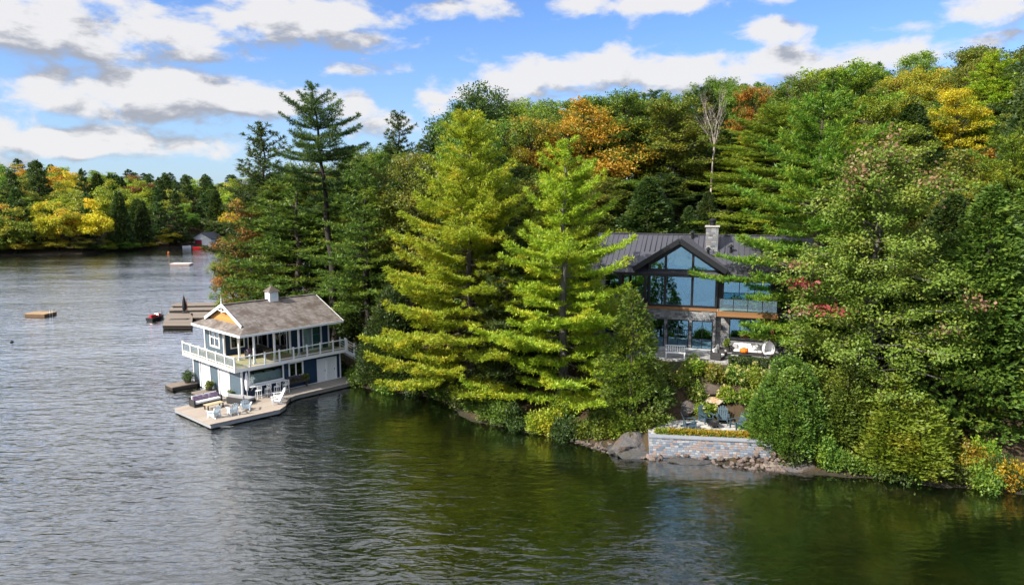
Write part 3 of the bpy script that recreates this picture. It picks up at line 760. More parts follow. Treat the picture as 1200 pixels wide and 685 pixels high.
# balcony
bx0, bx1, by0, by1 = -1.3, 10.0, -1.65, 8.75
build('balcony_floor', MB().box(bx0 + .05, bx1 - .05, by0 + .05, by1, 3.24, 3.32), DECKY, bh)
mb = MB(); mb.box(bx0, bx1, by0, by0 + .05, 3.04, 3.33); mb.box(bx0, bx0 + .05, by0 + .05, by1, 3.04, 3.33); mb.box(bx1 - .05, bx1, by0 + .05, by1, 3.04, 3.33)
mb.box(bx0 + .05, bx1 - .05, by0 + .05, by1, 3.07, 3.23)
build('balcony_fascia', mb, WHITE, bh)
mb = MB(); gl_ = MB(); lats = []
rx = [bx0 + .06 + (bx1 - bx0 - .12) * i / 8 for i in range(9)]
ry = [by0 + .06 + (by1 - by0 - .12) * i / 6 for i in range(7)]
for x in rx: mb.box(x - .06, x + .06, by0, by0 + .12, 3.33, 4.42)
for y in ry[1:]: mb.box(bx0, bx0 + .12, y - .06, y + .06, 3.33, 4.42)
for a, b in zip(rx[:-1], rx[1:]):
    mb.box(a + .06, b - .06, by0 + .02, by0 + .1, 4.24, 4.32); mb.box(a + .06, b - .06, by0 + .03, by0 + .09, 3.46, 3.52)
    gl_.box(a + .05, b - .05, by0 + .055, by0 + .065, 3.52, 4.24)
for a, b in zip(ry[:-1], ry[1:]):
    mb.box(bx0 + .02, bx0 + .1, a + .06, b - .06, 4.24, 4.32); mb.box(bx0 + .03, bx0 + .09, a + .06, b - .06, 3.46, 3.52)
    gl_.box(bx0 + .055, bx0 + .065, a + .05, b - .05, 3.52, 4.24)
    lats.append(MB()); lat = lats[-1]
    for q in np.arange(a + .2, b - .1, .22): lat.box(bx0 + .04, bx0 + .054, q - .009, q + .009, 3.52, 4.24)
rl = build('railing', mb, WHITE, bh)
build('glass_panel', gl_, GLASSR, rl)
for lat in lats: build('balusters', lat, WHITE, rl)
# upper storey
Z0, Z1 = 3.32, 6.02
mb = MB()
mb.wall('y', .55, .14, 5.3, 9.5, Z0, Z1, [(6.65, 8.65, Z0 + .05, 5.62)])
mb.wall('y', 4.1, .14, .74, 5.3, Z0, Z1, [(1.3, 2.5, 4.0, 5.5), (3.0, 4.9, Z0 + .05, 5.5)])
mb.wall('x', 5.3, .14, .69, 4.1, Z0, Z1, [(1.2, 3.6, Z0 + .05, 5.5)])
mb.wall('x', 9.36, .14, .69, 7.9, Z0, Z1); mb.wall('y', 7.9, .14, .6, 9.5, Z0, Z1)
build('upper_wall', mb, NAVY, bh)
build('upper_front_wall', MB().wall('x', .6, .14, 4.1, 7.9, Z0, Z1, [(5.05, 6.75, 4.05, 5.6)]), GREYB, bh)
mb = MB()
for (x, y) in ((.56, 4.06), (9.4, .51), (5.24, .51), (.56, 7.94)): build('corner_trim', MB().box(x, x + .15, y, y + .15, Z0, Z1), WHITE, bh)
frame_window(bh, 'x', .6, 5.05, 6.75, 4.05, 5.6, .16, .05, 2, 2, gm=glassmat('pale_pane', (.45, .5, .5), .45))
frame_window(bh, 'y', 4.1, 1.3, 2.5, 4.0, 5.5, .1, .03, 2)
frame_window(bh, 'y', 4.1, 3.0, 4.9, Z0 + .1, 5.5, .1, .03, 2, name='porch_door')
frame_window(bh, 'x', 5.3, 1.2, 3.6, Z0 + .1, 5.5, .1, .03, 2, name='porch_door')
sd = frame_window(bh, 'y', .55, 6.72, 8.58, Z0 + .12, 5.55, .13, .05, 2, name='sliding_door', gm=GLASSR)
build('curtain', MB().box(6.75, 7.62, .68, .72, Z0 + .12, 5.5), CURT, sd)
build('curtain', MB().box(7.7, 8.55, .80, .84, Z0 + .12, 5.5), plain('teal_curtain', (.04, .15, .17), .9), sd)
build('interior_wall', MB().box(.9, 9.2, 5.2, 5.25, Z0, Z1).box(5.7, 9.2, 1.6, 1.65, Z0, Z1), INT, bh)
for x, y in ((.9, -.95), (2.85, -.95), (5.3, -.95), (.75, 1.5)):
    mb = MB().box(x - .075, x + .075, y - .075, y + .075, Z0, Z1); mb.box(x - .12, x + .12, y - .12, y + .12, Z0 + .002, Z0 + .22)
    build('porch_post', mb, WHITE, bh)
# roof: flared sides, gablet over a front skirt
cvr = 3.4; zr, zb, ze = 8.25, 6.66, 6.12; ev0, ev1 = -1.35, 8.1; br = 3.55; uf, ug, ub = -.55, .55, 9.95
mb = MB(); t_ = .07
mb.slab([(ug - .3, cvr - br, zb), (ub, cvr - br, zb), (ub, cvr, zr), (ug - .3, cvr, zr)], t_)
mb.slab([(ug - .3, cvr, zr), (ub, cvr, zr), (ub, cvr + br, zb), (ug - .3, cvr + br, zb)], t_)
mb.slab([(uf, ev0, ze), (ub, ev0, ze), (ub, cvr - br, zb), (ug, cvr - br, zb)], t_)
mb.slab([(ug, cvr + br, zb), (ub, cvr + br, zb), (ub, ev1, ze), (uf, ev1, ze)], t_)
mb.slab([(uf, ev1, ze), (uf, ev0, ze), (ug, cvr - br, zb), (ug, cvr + br, zb)], t_)
mb.bar((ug - .3, cvr, zr + .02), (ub, cvr, zr + .02), .28, .06)
rf = build('roof', mb, SHING, bh)
mb = MB(); mb.add([(ug, cvr - br + .35, zb), (ug, cvr + br - .35, zb), (ug, cvr, zr - .12), (ug + .12, cvr - br + .35, zb), (ug + .12, cvr + br - .35, zb), (ug + .12, cvr, zr - .12)], [(0, 1, 2), (3, 5, 4), (0, 3, 4, 1), (1, 4, 5, 2), (0, 2, 5, 3)])
build('gable_panel', mb, CEDARW, rf)
mb = MB()
for s in (-1, 1):
    mb.bar((ug - .33, cvr + s * (br + .02), zb - .02), (ug - .33, cvr + s * .02, zr - .03), .06, .26)
    mb.bar((ug - .29, cvr + s * 1.0, zr - .5), (ug - .29, cvr, zr - .62), .05, .08)
mb.bar((ug - .33, cvr, zr - .75), (ug - .33, cvr, zr + .15), .09)
build('barge_board', mb, WHITE, rf)
build('finial', MB().lathe([(.06, 0), (.07, .15), (.03, .25), (.05, .38), (.012, .55), (.006, .85)], (ug - .33, cvr, zr + .08), 8), WHITE, rf)
mb = MB(); mb.box(uf - .04, uf + .0, ev0 - .03, ev1 + .03, ze - .2, ze - .005); mb.box(uf, ub, ev0 - .04, ev0 - .0, ze - .2, ze - .005); mb.box(uf, ub, ev1, ev1 + .04, ze - .2, ze - .005)
mb.box(uf, ub, ev0, ev1, ze - .16, ze - .10)
for s, e in ((-1, ev0), (1, ev1)):
    mb.bar((ub + .02, cvr, zr - .08), (ub + .02, cvr + s * br, zb - .08), .05, .18); mb.bar((ub + .02, cvr + s * br, zb - .08), (ub + .02, e, ze - .08), .05, .18)
build('fascia', mb, WHITE, rf)
mb = MB().add([(9.4, cvr - br, zb - .1), (9.4, cvr + br, zb - .1), (9.4, cvr, zr - .12), (9.5, cvr - br, zb - .1), (9.5, cvr + br, zb - .1), (9.5, cvr, zr - .12)], [(0, 1, 2), (3, 5, 4), (0, 3, 4, 1), (1, 4, 5, 2), (0, 2, 5, 3)])
build('rear_gable', mb, NAVY, rf)
cu = build('cupola', MB().box(4.75, 5.65, cvr - .45, cvr + .45, zr - .45, zr + .75), WHITE, rf, bevel=.01)
build('louvre', MB().box(4.95, 5.45, cvr - .47, cvr - .452, zr + .15, zr + .6), PALEBL, cu); build('louvre', MB().box(4.73, 4.748, cvr - .25, cvr + .25, zr + .15, zr + .6), PALEBL, cu)
mb = MB().add([(4.6, cvr - .6, zr + .75), (5.8, cvr - .6, zr + .75), (5.8, cvr + .6, zr + .75), (4.6, cvr + .6, zr + .75), (5.2, cvr, zr + 1.3)], [(0, 1, 2, 3)[::-1], (0, 1, 4), (1, 2, 4), (2, 3, 4), (3, 0, 4)])
mb.tube([(5.2, cvr, zr + 1.25), (5.2, cvr, zr + 1.6)], [.03, .008], 6)
build('cupola_roof', mb, SHING, cu)
# stair down to the shore at the far end
mb = MB()
for i in range(9): mb.box(10.0 + i * .3, 10.32 + i * .3, -1.6, -.5, 3.1 - i * .2, 3.16 - i * .2)
for y in (-1.63, -.5): mb.bar((10.0, y, 3.05), (12.8, y, 1.2), .06, .25)
st = build('stair', mb, WHITE, bh)
mb = MB()
for y in (-1.63, -.5):
    for h in (.95, .7, .45): mb.bar((10.0, y, 3.3 + h), (12.7, y, 1.45 + h), .06)
    for i in range(4): mb.box(10.02 + i * .85, 10.12 + i * .85, y - .05, y + .05, 3.1 - i * .57, 4.35 - i * .57)
build('stair_rail', mb, WHITE, st)

# ------------------------------------------------------------------ docks
def on_boat(x, y, z=0.0): w_ = boat_w(x, y); return (w_[0], w_[1], z)
def dock(name, label, poly, z, m, skirt, rz=BYAW, loc=None, piles=()):
    t = thing(name, label, 'dock', loc or (BO[0], BO[1], 0), rz)
    build('deck_boards', MB().prism(poly, z - .07, z), m, t)
    c = np.mean(np.array(poly), 0); inner = [tuple(c + (np.array(q) - c) * .985) for q in poly]
    build('skirt_board', MB().prism(inner, z - .36, z - .072), skirt, t)
    for (x, y) in piles: build('pile', MB().tube([(x, y, -4), (x, y, z - .38)], .13, 8), DARKW, t)
    return t
ZD = .45
dock('sun_dock', 'broad pale wooden sun dock in front of the boathouse with seating on it', [(-5.6, .75), (-5.5, -5.75), (.2, -6.2), (1.15, -5.5), (1.9, -4.4), (2.6, -3.7), (2.6, -1.25), (-.45, -1.25), (-.9, .75)], ZD, DECKW,
     plain('grey_skirt_board', (.30, .31, .33), .8), piles=[(-5, -5.2), (-5, .2), (-2, -5.4), (0, -5.5), (-2, 0)])
dock('side_walkway', 'long grey boardwalk along the navy side wall of the boathouse', [(2.605, -3.7), (3.4, -3.35), (10.9, -3.3), (12.6, -2.2), (12.6, 1.2), (9.72, .4), (9.72, -1.035), (2.605, -1.035)], ZD - .004, DECKX,
     plain('walkway_skirt', (.22, .21, .20), .8), piles=[(3.5, -3), (6, -3), (8.5, -3), (10.5, -3)])
dock('finger_dock', 'narrow finger dock between the two white garage doors', [(-2.4, 3.6), (-.47, 3.6), (-.47, 4.75), (-2.4, 4.75)], .4, OLDW, DARKW, piles=[(-2.2, 4.1)])
dock('finger_dock', 'short finger dock at the left corner of the boathouse with a shrub on it', [(-2.9, 7.6), (-.47, 7.6), (-.47, 9.3), (-2.9, 9.3)], .4, OLDW, DARKW, piles=[(-2.6, 7.9), (-2.6, 9)])
mb = MB()
# ------------------------------------------------------------------ furniture builders
def lean(c, size, ang, axis='X'):
    return c, size, Matrix.Rotation(ang, 3, axis)
def adirondack(label, m, loc, rz, group=None):
    """low slatted chair, faces local -Y"""
    t = thing('adirondack_chair', label, 'chair', loc, rz, group)
    mb = MB()
    for i in range(6): mb.obox((0, -.32 + i * .1, .36 - i * .025), (.52, .085, .022), Matrix.Rotation(-.24, 3, 'X'))
    build('seat', mb, m, t)
    mb = MB(); hs = (.80, .90, .95, .90, .80)
    for i, h in enumerate(hs):
        M_ = Matrix.Rotation(-.42, 3, 'X') @ Matrix.Rotation((i - 2) * .05, 3, 'Y'); c = M_ @ Vector((0, 0, h / 2)) + Vector(((i - 2) * .105, .22, .2))
        mb.obox(c, (.095, .02, h), M_)
    mb.obox((0, .33, .42), (.5, .03, .06), Matrix.Rotation(-.42, 3, 'X')); mb.obox((0, .5, .82), (.55, .03, .06), Matrix.Rotation(-.42, 3, 'X'))
    build('backrest', mb, m, t)
    for s in (-1, 1):
        mb = MB(); mb.box(s * .36 - .07, s * .36 + .07, -.42, .42, .56, .585); build('armrest', mb, m, t)
        mb = MB(); mb.box(s * .31 - .02, s * .31 + .02, -.36, -.26, 0, .56); build('leg', mb, m, t)
        mb = MB(); mb.bar((s * .275, -.36, .33), (s * .275, .55, .03), .03, .12); mb.box(s * .31 - .02, s * .31 + .02, .32, .4, .08, .56); build('leg', mb, m, t)
    return t
def bar_stool(label, loc, rz, group):
    t = thing('bar_stool', label, 'bar stool', loc, rz, group)
    build('seat', MB().box(-.22, .22, -.2, .2, .72, .77), WHITE, t, bevel=.01)
    mb = MB()
    for x in (-.2, .2): mb.box(x - .02, x + .02, -.22, -.18, .77, 1.2)
    for z in (.92, 1.05, 1.18): mb.box(-.2, .2, -.215, -.185, z - .035, z + .035)
    build('backrest', mb, WHITE, t)
    for x in (-.18, .18):
        for y in (-.16, .16): build('leg', MB().bar((x, y, .72), (x * 1.15, y * 1.15, 0), .045), WHITE, t)
    build('footrest', MB().box(-.2, .2, .15, .18, .28, .31).box(-.2, .2, -.18, -.15, .28, .31), WHITE, t)
    return t
def cushioned(name, label, cat, loc, rz, w, d, base_m, cush_m, seats=2, arms=True, pillow=None, backh=.78, hgt_=.42):
    """sofa or armchair, faces local -Y"""
    t = thing(name, label, cat, loc, rz)
    mb = MB().box(-w / 2, w / 2, -d / 2, d / 2, .06, hgt_ - .14); build('base', mb, base_m, t, bevel=.02)
    build('backrest', MB().box(-w / 2, w / 2, d / 2 - .12, d / 2, hgt_ - .139, backh), base_m, t, bevel=.02)
    if arms:
        for s in (-1, 1): build('armrest', MB().box(*sorted((s * w / 2, s * (w / 2 - .12))), -d / 2, d / 2 - .121, hgt_ - .139, .62), base_m, t, bevel=.02)
    iw = w - (.26 if arms else .04)
    for i in range(seats):
        x0 = -iw / 2 + iw * i / seats; x1 = x0 + iw / seats
        build('seat_cushion', MB().box(x0 + .01, x1 - .01, -d / 2 - .01, d / 2 - .3, hgt_ - .137, hgt_ + .03), cush_m, t, bevel=.035)
        mb = MB(); mb.obox(((x0 + x1) / 2, d / 2 - .21, hgt_ + .22), (iw / seats - .03, .15, .46), Matrix.Rotation(-.16, 3, 'X')); build('back_cushion', mb, cush_m, t, bevel=.04)
    for (x, m_) in (pillow or []):
        mb = MB(); mb.obox((x, d / 2 - .40, hgt_ + .22), (.42, .14, .40), Matrix.Rotation(-.3, 3, 'X') @ Matrix.Rotation(.12, 3, 'Y')); build('pillow', mb, m_, t, bevel=.05)
    for x in (-w / 2 + .08, w / 2 - .08):
        for y in (-d / 2 + .08, d / 2 - .08): build('leg', MB().box(x - .03, x + .03, y - .03, y + .03, 0, .065), BLACKM, t)
    return t
def leafy(name, label, cat, loc, rx_, rz_, n, leaf, tone, group=None, pot=None, flowers=None, nf=0, fsize=.1, sx=1.0, rot=0.0, low=.1, stem=True, flat=1.0):
    """shrub: stems and a leaf mass with an uneven outline, optional pot and flower heads"""
    t = thing(name, label, cat, loc, rot, group); zb_ = 0.0
    if pot:
        w_, h_ = pot; build('pot', MB().lathe([(w_ * .75, 0), (w_, h_), (w_ * .9, h_), (w_ * .85, h_ - .04)], n=14), TERRA, t); zb_ = h_ - .05
    k = max(5, int(n / 90)); cent = rsph(k); cent[:, 2] = np.abs(cent[:, 2]) * .9 + low
    cent = cent * np.array([rx_ * .68 * sx, rx_ * .68, rz_ * .62]) * rng.uniform(.35, 1.05, (k, 1)); cent[:, 2] += zb_ + rz_ * .12
    m_ = int(n / k); P = np.repeat(cent, m_, 0); d = rsph(len(P)); rad = rng.uniform(0, 1, (len(P), 1)) ** .4
    off = d * rad * np.array([rx_ * .36, rx_ * .36, rz_ * .34]) * rng.uniform(.75, 1.25, (len(P), 1)); P = P + off; P[:, 2] = np.maximum(P[:, 2], .02)
    D = unit(rsph(len(P)) + unit(off) * .8 + np.array([0, 0, .2])); N = unit(rsph(len(P)) * .7 + np.array([0, 0, .8]))
    V, Fq = leaf_quads(P, D, N, leaf * rng.uniform(.6, 1.3, len(P)), leaf * .6 * rng.uniform(.7, 1.2, len(P)))
    me = mesh_np('leaves', V, Fq); link('leaves', me, FM[tone], t)
    if stem:
        mb = MB()
        for c in cent[:12]: mb.tube([(0, 0, zb_ - .1), tuple(c * np.array([.4, .4, .6])), tuple(c)], [.03, .02, .008], 4)
        build('stem', mb, BARK, t)
    if flowers is not None:
        P = cent[rng.integers(0, k, nf)] + rsph(nf) * np.array([rx_ * .36, rx_ * .36, rz_ * .34]); P[:, 2] = np.maximum(P[:, 2], rz_ * .3) + .03
        q = 14; P = np.repeat(P, q, 0); d = rsph(len(P)); P = P + d * fsize * .5
        V, Fq = leaf_quads(P, unit(np.cross(d, rsph(len(P)))), d, fsize * .7 * rng.uniform(.7, 1.2, len(P)), fsize * .6 * np.ones(len(P)))
        link('flowers', mesh_np('flowers', V, Fq), flowers, t)
    return t
def rock_mesh(name, seed, sub=3, rough=.34, squash=.7):
    bm = bmesh.new(); bmesh.ops.create_icosphere(bm, subdivisions=sub, radius=1.0); r_ = random.Random(seed)
    o3 = [Vector((r_.uniform(-9, 9), r_.uniform(-9, 9), r_.uniform(-9, 9))) for _ in range(3)]
    from mathutils import noise as mn
    cuts = [(Vector((r_.uniform(-1, 1), r_.uniform(-1, 1), r_.uniform(-.3, 1))).normalized(), r_.uniform(.62, .85)) for _ in range(7)]
    for v in bm.verts:
        c = v.co.copy(); c *= 1 + rough * mn.noise(c * 1.1 + o3[0]) + rough * .5 * mn.noise(c * 2.7 + o3[1]) + rough * .25 * mn.noise(c * 6 + o3[2])
        for nrm, dd in cuts:
            e = c.dot(nrm) - dd
            if e > 0: c -= nrm * e * .85
        c.z *= squash; v.co = c
    me = bpy.data.meshes.new(name); bm.to_mesh(me); bm.free(); return me
def rockmat(name, a, b, c, s=2.5):
    m, nt = newmat(name); t = nd(nt, 'ShaderNodeTexCoord').outputs['Object']; oi = nd(nt, 'ShaderNodeObjectInfo').outputs['Random']
    off = nd(nt, 'ShaderNodeVectorMath', {0: t, 1: nd(nt, 'ShaderNodeCombineXYZ', {0: mth(nt, 'MULTIPLY', oi, 40), 1: oi, 2: 0.0}).outputs[0]}, operation='ADD').outputs[0]
    n1 = noise(nt, off, s, 8, .65); n2 = noise(nt, off, s * .4, 4)
    cc = mixc(nt, n1, a, b); cc = mixc(nt, maprange(nt, n2, .48, .62), cc, c)
    hs = nd(nt, 'ShaderNodeHueSaturation', {'Hue': .5, 'Saturation': 1, 'Value': mth(nt, 'ADD', mth(nt, 'MULTIPLY', oi, .7), .62), 'Color': cc}).outputs[0]
    finish(nt, hs, .85, bump=mth(nt, 'ADD', n1, mth(nt, 'MULTIPLY', noise(nt, off, s * 3.2, 6, .7), .5)), bstr=1.0, bdist=.22); return m
def rock(name, label, cat, loc, sx, sy, sz, me, m, rz=None, group=None):
    o = bpy.data.objects.new(name, me); C.objects.link(o)
    if not me.materials: me.materials.append(m)
    o.material_slots[0].link = 'OBJECT'; o.material_slots[0].material = m
    o.location = loc; o.scale = (sx, sy, sz); o.rotation_euler = (0, 0, rng.uniform(0, 6.28) if rz is None else rz)
    return tag(o, label, cat, group)

# ------------------------------------------------------------------ on the docks
B0 = BYAW
cushioned('sofa', 'dark wicker sofa with mauve and pale cushions on the sun dock', 'sofa', on_boat(-3.2, -.05, ZD), B0 + .05, 2.5, .95, CHARC, CUSH, 2, pillow=[(-.9, MAUVE), (-.45, MAUVE), (.05, MAUVE), (.6, MAUVE), (.95, MAUVE)])
t = thing('coffee_table', 'low pale wooden table before the mauve cushioned sofa', 'table', on_boat(-3.3, -1.75, ZD), B0 + .05)
mb = MB()
for i in range(6): mb.box(-.75, .75, -.36 + i * .122, -.25 + i * .122, .38, .42)
build('table_top', mb, DECKY, t)
for x in (-.65, .65):
    for y in (-.28, .28): build('leg', MB().box(x - .04, x + .04, y - .04, y + .04, 0, .38), DARKW, t)
t = cushioned('daybed', 'grey cushioned daybed with a green cushion by the boathouse corner', 'daybed', on_boat(-1.0, -1.95, ZD), B0 + math.pi / 2 + .3, 1.9, 1.5, CHARC, GREYC, 1, arms=False, pillow=[(.1, GREENC)], backh=.6)
adirondack('pale blue adirondack chair at the front corner of the sun dock', PALEBL, on_boat(-4.45, -4.2, ZD), B0 + math.pi + .25)
adirondack('pale blue adirondack chair between two others facing the low table', PALEBL, on_boat(-3.05, -4.55, ZD), B0 + math.pi - .15)
adirondack('pale blue adirondack chair turned towards the grey daybed', PALEBL, on_boat(-1.75, -4.3, ZD), B0 + math.pi - .6)
adirondack('white adirondack chair where the sun dock meets the boardwalk, nearer the water', WHITE, on_boat(.85, -4.5, ZD), B0 - 1.9)
adirondack('white adirondack chair next to the bar stools on the sun dock', WHITE, on_boat(1.55, -3.6, ZD), B0 - 1.9)
for i, (x, lb) in enumerate(((.6, 'white bar stool nearest the closed parasol at the boathouse bar'), (1.5, 'second white bar stool from the closed parasol at the boathouse bar'),
                             (2.4, 'third white bar stool from the closed parasol at the boathouse bar'), (3.25, 'white bar stool nearest the flower box at the boathouse bar'))):
    if i == 0: bs = bar_stool(lb, on_boat(x, V0 - .95, ZD), B0, 'bar stools at the boathouse hatch')
    else: dup(bs, on_boat(x, V0 - .95, ZD), B0 + rng.uniform(-.1, .1), lb)
t = thing('closed_parasol', 'closed white parasol standing at the corner of the boathouse', 'parasol', on_boat(-.2, -1.5, ZD), 0)
build('pole', MB().tube([(0, 0, 0), (0, 0, 2.5)], .025, 8).lathe([(.25, 0), (.25, .06), (.05, .09)], n=14), WHITE, t)
mb = MB(); prof = []
for i in range(9):
    q = i / 8; prof.append((.07 + .13 * math.sin(math.pi * min(1, q * 1.05)) ** .7 * (1 - .4 * q), .75 + 1.65 * q))
mb.lathe(prof, n=12); build('folded_canopy', mb, CUSH, t, smooth=True)
t = thing('flower_box', 'dark flower box of purple and green plants under the boathouse window', 'flower box', on_boat(4.85, V0 - .28, .95), B0)
build('trough', MB().box(-1.05, 1.05, -.18, .18, 0, .3).box(-.95, -.85, -.1, .1, -.5, 0).box(.85, .95, -.1, .1, -.5, 0), TERRA, t)
def leaf_part(name, parent, n, c, ext, leaf, tone):
    P = rng.uniform(-1, 1, (n, 3)) * np.array(ext) + np.array(c); D = unit(rsph(n) + np.array([0, 0, .5])); N = unit(rsph(n) + np.array([0, 0, .6]))
    V, Fq = leaf_quads(P, D, N, leaf * rng.uniform(.6, 1.3, n), leaf * .6 * np.ones(n)); return link(name, mesh_np(name, V, Fq), FM[tone] if isinstance(tone, str) else tone, parent)
leaf_part('leaves', t, 700, (0, 0, .42), (1.05, .26, .2), .16, 'green')
leaf_part('flowers', t, 260, (-.35, -.05, .5), (.65, .26, .16), .12, plain('purple_petals', (.13, .05, .22), .8))
leafy('potted_shrub', 'round potted shrub on the finger dock at the left boathouse corner', 'plant', on_boat(-1.15, 8.3, .4), .75, .95, 900, .14, 'dark', pot=(.36, .4))
leafy('potted_shrub', 'round potted shrub on the finger dock between the garage doors', 'plant', on_boat(-1.0, 4.15, .4), .6, .75, 800, .13, 'olive', pot=(.32, .35))
leafy('potted_shrub', 'low potted plant at the right jamb of the garage door near the daybed', 'plant', on_boat(-.75, .45, ZD), .38, .5, 450, .1, 'green', pot=(.2, .25))
# on the balcony and porch
for i, (x, y, a, lb) in enumerate(((1.9, 1.6, .4, 'dark wicker armchair on the porch nearest the corner post'), (3.1, 2.6, -.2, 'dark wicker armchair at the back of the boathouse porch'), (4.3, 1.2, -.7, 'dark wicker armchair on the porch beside the blue wall panel'))):
    cushioned('porch_chair', lb, 'armchair', on_boat(x, y, 3.32), B0 + a, .8, .8, CHARC, CHARC if i else MAUVE, 1)
t = thing('porch_table', 'small round dark table among the porch armchairs', 'table', on_boat(3.1, 1.3, 3.32), B0)
build('table_top', MB().lathe([(.45, .7), (.45, .74)], n=20), BLACKM, t); build('leg', MB().lathe([(.2, 0), (.04, .05), (.04, .7)], n=12), BLACKM, t)

# ------------------------------------------------------------------ the old docks beyond the boathouse and things afloat
def world_dock(name, label, pxs, z, m=OLDW, axisdir=0.0, thick=.5):
    q = [at(x, y, z)[:2] for x, y in pxs]; o = np.mean(q, 0)
    c, s = math.cos(-axisdir), math.sin(-axisdir)
    poly = [((p - o)[0] * c - (p - o)[1] * s, (p - o)[0] * s + (p - o)[1] * c) for p in q]
    t = thing(name, label, 'dock', (o[0], o[1], 0), axisdir)
    build('deck_boards', MB().prism(poly, z - .08, z), m, t)
    inner = [(x * .97, y * .97) for x, y in poly]
    build('skirt_board', MB().prism(inner, z - thick, z - .082), DARKW, t)
    for x, y in inner: build('pile', MB().tube([(x * .9, y * .9, -5), (x * .9, y * .9, z - .1)], .12, 7), DARKW, t)
    return t
world_dock('old_dock', 'square weathered dock platform nearest the red watercraft', [(190, 381), (225, 381), (226, 367), (196, 366.5)], .6)
world_dock('old_dock', 'weathered dock arm ending beside the square platform', [(226.5, 372), (285, 371), (285, 365), (222, 365.5)], .6)
world_dock('old_dock', 'long narrow weathered dock arm in the middle of three', [(197, 363.5), (290, 362), (290, 359), (200, 360.5)], .6)
world_dock('old_dock', 'outermost weathered dock arm beyond the boathouse roof', [(201, 358.2), (290, 357), (290, 353.5), (204, 354.8)], .6)
p = at(216.5, 366, .6)
t = thing('folded_umbrella', 'dark folded umbrella standing upright on the old docks', 'parasol', (p[0], p[1], .6), 0)
build('pole', MB().tube([(0, 0, 0), (0, 0, 2.6)], .03, 6).lathe([(.4, 0), (.4, .12), (.05, .16)], n=12), BLACKM, t)
build('folded_canopy', MB().lathe([(.26, .35), (.34, .8), (.24, 1.8), (.1, 2.35), (.02, 2.6)], n=10), BLACKM, t)
p = at(219.5, 366, .6)
tag(build('mooring_post', MB().tube([(p[0], p[1], -4), (p[0], p[1], 2.7)], .06, 7), plain('reddish_post', (.30, .13, .09), .8)), 'thin reddish post beside the dark folded umbrella on the dock', 'post')
p = at(209, 374, .6)
t = thing('rowing_oars', 'pair of dark oars lying on the square dock platform', 'oars', (p[0], p[1], .6), .1)
for y in (-.35, .35): build('oar', MB().bar((-1.2, y, .05), (1.0, y, .05), .05).box(.95, 1.5, y - .1, y + .1, .03, .07), BLACKM, t)
# watercraft
p = at(183.5, 374.5, 0)
t = thing('personal_watercraft', 'red and black personal watercraft moored left of the old docks', 'watercraft', (p[0], p[1], 0), R(80))
def hull(L, W_, H_, n=9):
    mb = MB(); rows = []
    for i in range(n):
        q = i / (n - 1); w_ = W_ / 2 * (1 - max(0, (q - .45) / .55) ** 2.2 * .97); z_ = H_ * (1 + .35 * max(0, q - .5)); x_ = -L / 2 + L * q
        rows.append([(x_, -w_, z_), (x_, -w_ * .8, .05), (x_, 0, -.18 + .3 * max(0, q - .6)), (x_, w_ * .8, .05), (x_, w_, z_)])
    v = [q for r in rows for q in r]; f = []
    for i in range(n - 1):
        for k in range(4): f.append((i * 5 + k, i * 5 + k + 1, i * 5 + k + 6, i * 5 + k + 5))
        f.append((i * 5, i * 5 + 5, i * 5 + 9, i * 5 + 4))
    f += [(0, 1, 2, 3, 4), tuple((n - 1) * 5 + k for k in range(5))[::-1]]
    return mb.add(v, f)
build('hull', hull(3.2, 1.2, .5), BLACKM, t)
build('hood', MB().add([(-.2, -.42, .5), (-.2, .42, .5), (1.4, .2, .55), (1.4, -.2, .55), (.1, -.28, 1.0), (.1, .28, 1.0), (.9, .16, .8), (.9, -.16, .8)], [(0, 1, 5, 4), (1, 2, 6, 5), (2, 3, 7, 6), (3, 0, 4, 7), (4, 5, 6, 7), (3, 2, 1, 0)]), REDP, t, bevel=.05)
build('seat', MB().add([(-1.4, -.25, .5), (-1.4, .25, .5), (-.2, .25, .5), (-.2, -.25, .5), (-1.3, -.18, .9), (-1.3, .18, .9), (-.1, .18, .85), (-.1, -.18, .85)], [(0, 1, 5, 4), (1, 2, 6, 5), (2, 3, 7, 6), (3, 0, 4, 7), (4, 5, 6, 7), (3, 2, 1, 0)]), REDP, t, bevel=.05)
build('handlebar', MB().tube([(0, -.4, 1.12), (.1, 0, 1.08), (0, .4, 1.12)], .03, 6).bar((.1, 0, .95), (.1, 0, 1.1), .08), BLACKM, t)
for px_, lb in ((176.5, 'thin grey mooring pole left of the red watercraft'), (190, 'thin grey mooring pole right of the red watercraft')):
    p = at(px_, 374, 0); tag(build('mooring_pole', MB().tube([(p[0], p[1], -4), (p[0], p[1], 1.7)], .04, 6), plain('pole_grey', (.22, .22, .22), .7)), lb, 'pole')
p = at(48, 370, 0)
t = thing('swim_raft', 'brown wooden swim raft floating alone on the open lake', 'raft', (p[0], p[1], 0), R(-8))
build('deck_boards', MB().box(-1.7, 1.7, -1.25, 1.25, .42, .5), planks('raft_boards', (.26, .17, .09), (.40, .27, .15), .15, 0), t); build('skirt_board', MB().box(-1.65, 1.65, -1.2, 1.2, .02, .418), plain('raft_side', (.16, .10, .055), .8), t)
build('float_drum', MB().tube([(-1.5, -.8, -.1), (1.5, -.8, -.1)], .25, 10).tube([(-1.5, .8, -.1), (1.5, .8, -.1)], .25, 10), BLACKM, t)
build('ladder', MB().bar((1.72, -.25, -.6), (1.72, -.25, 1.0), .04).bar((1.72, .25, -.6), (1.72, .25, 1.0), .04).bar((1.72, -.25, .3), (1.72, .25, .3), .04), WHITE, t)
p = at(213, 311, 0)
t = thing('swim_raft', 'pale grey swim raft floating near the far boathouse', 'raft', (p[0], p[1], 0), R(6))
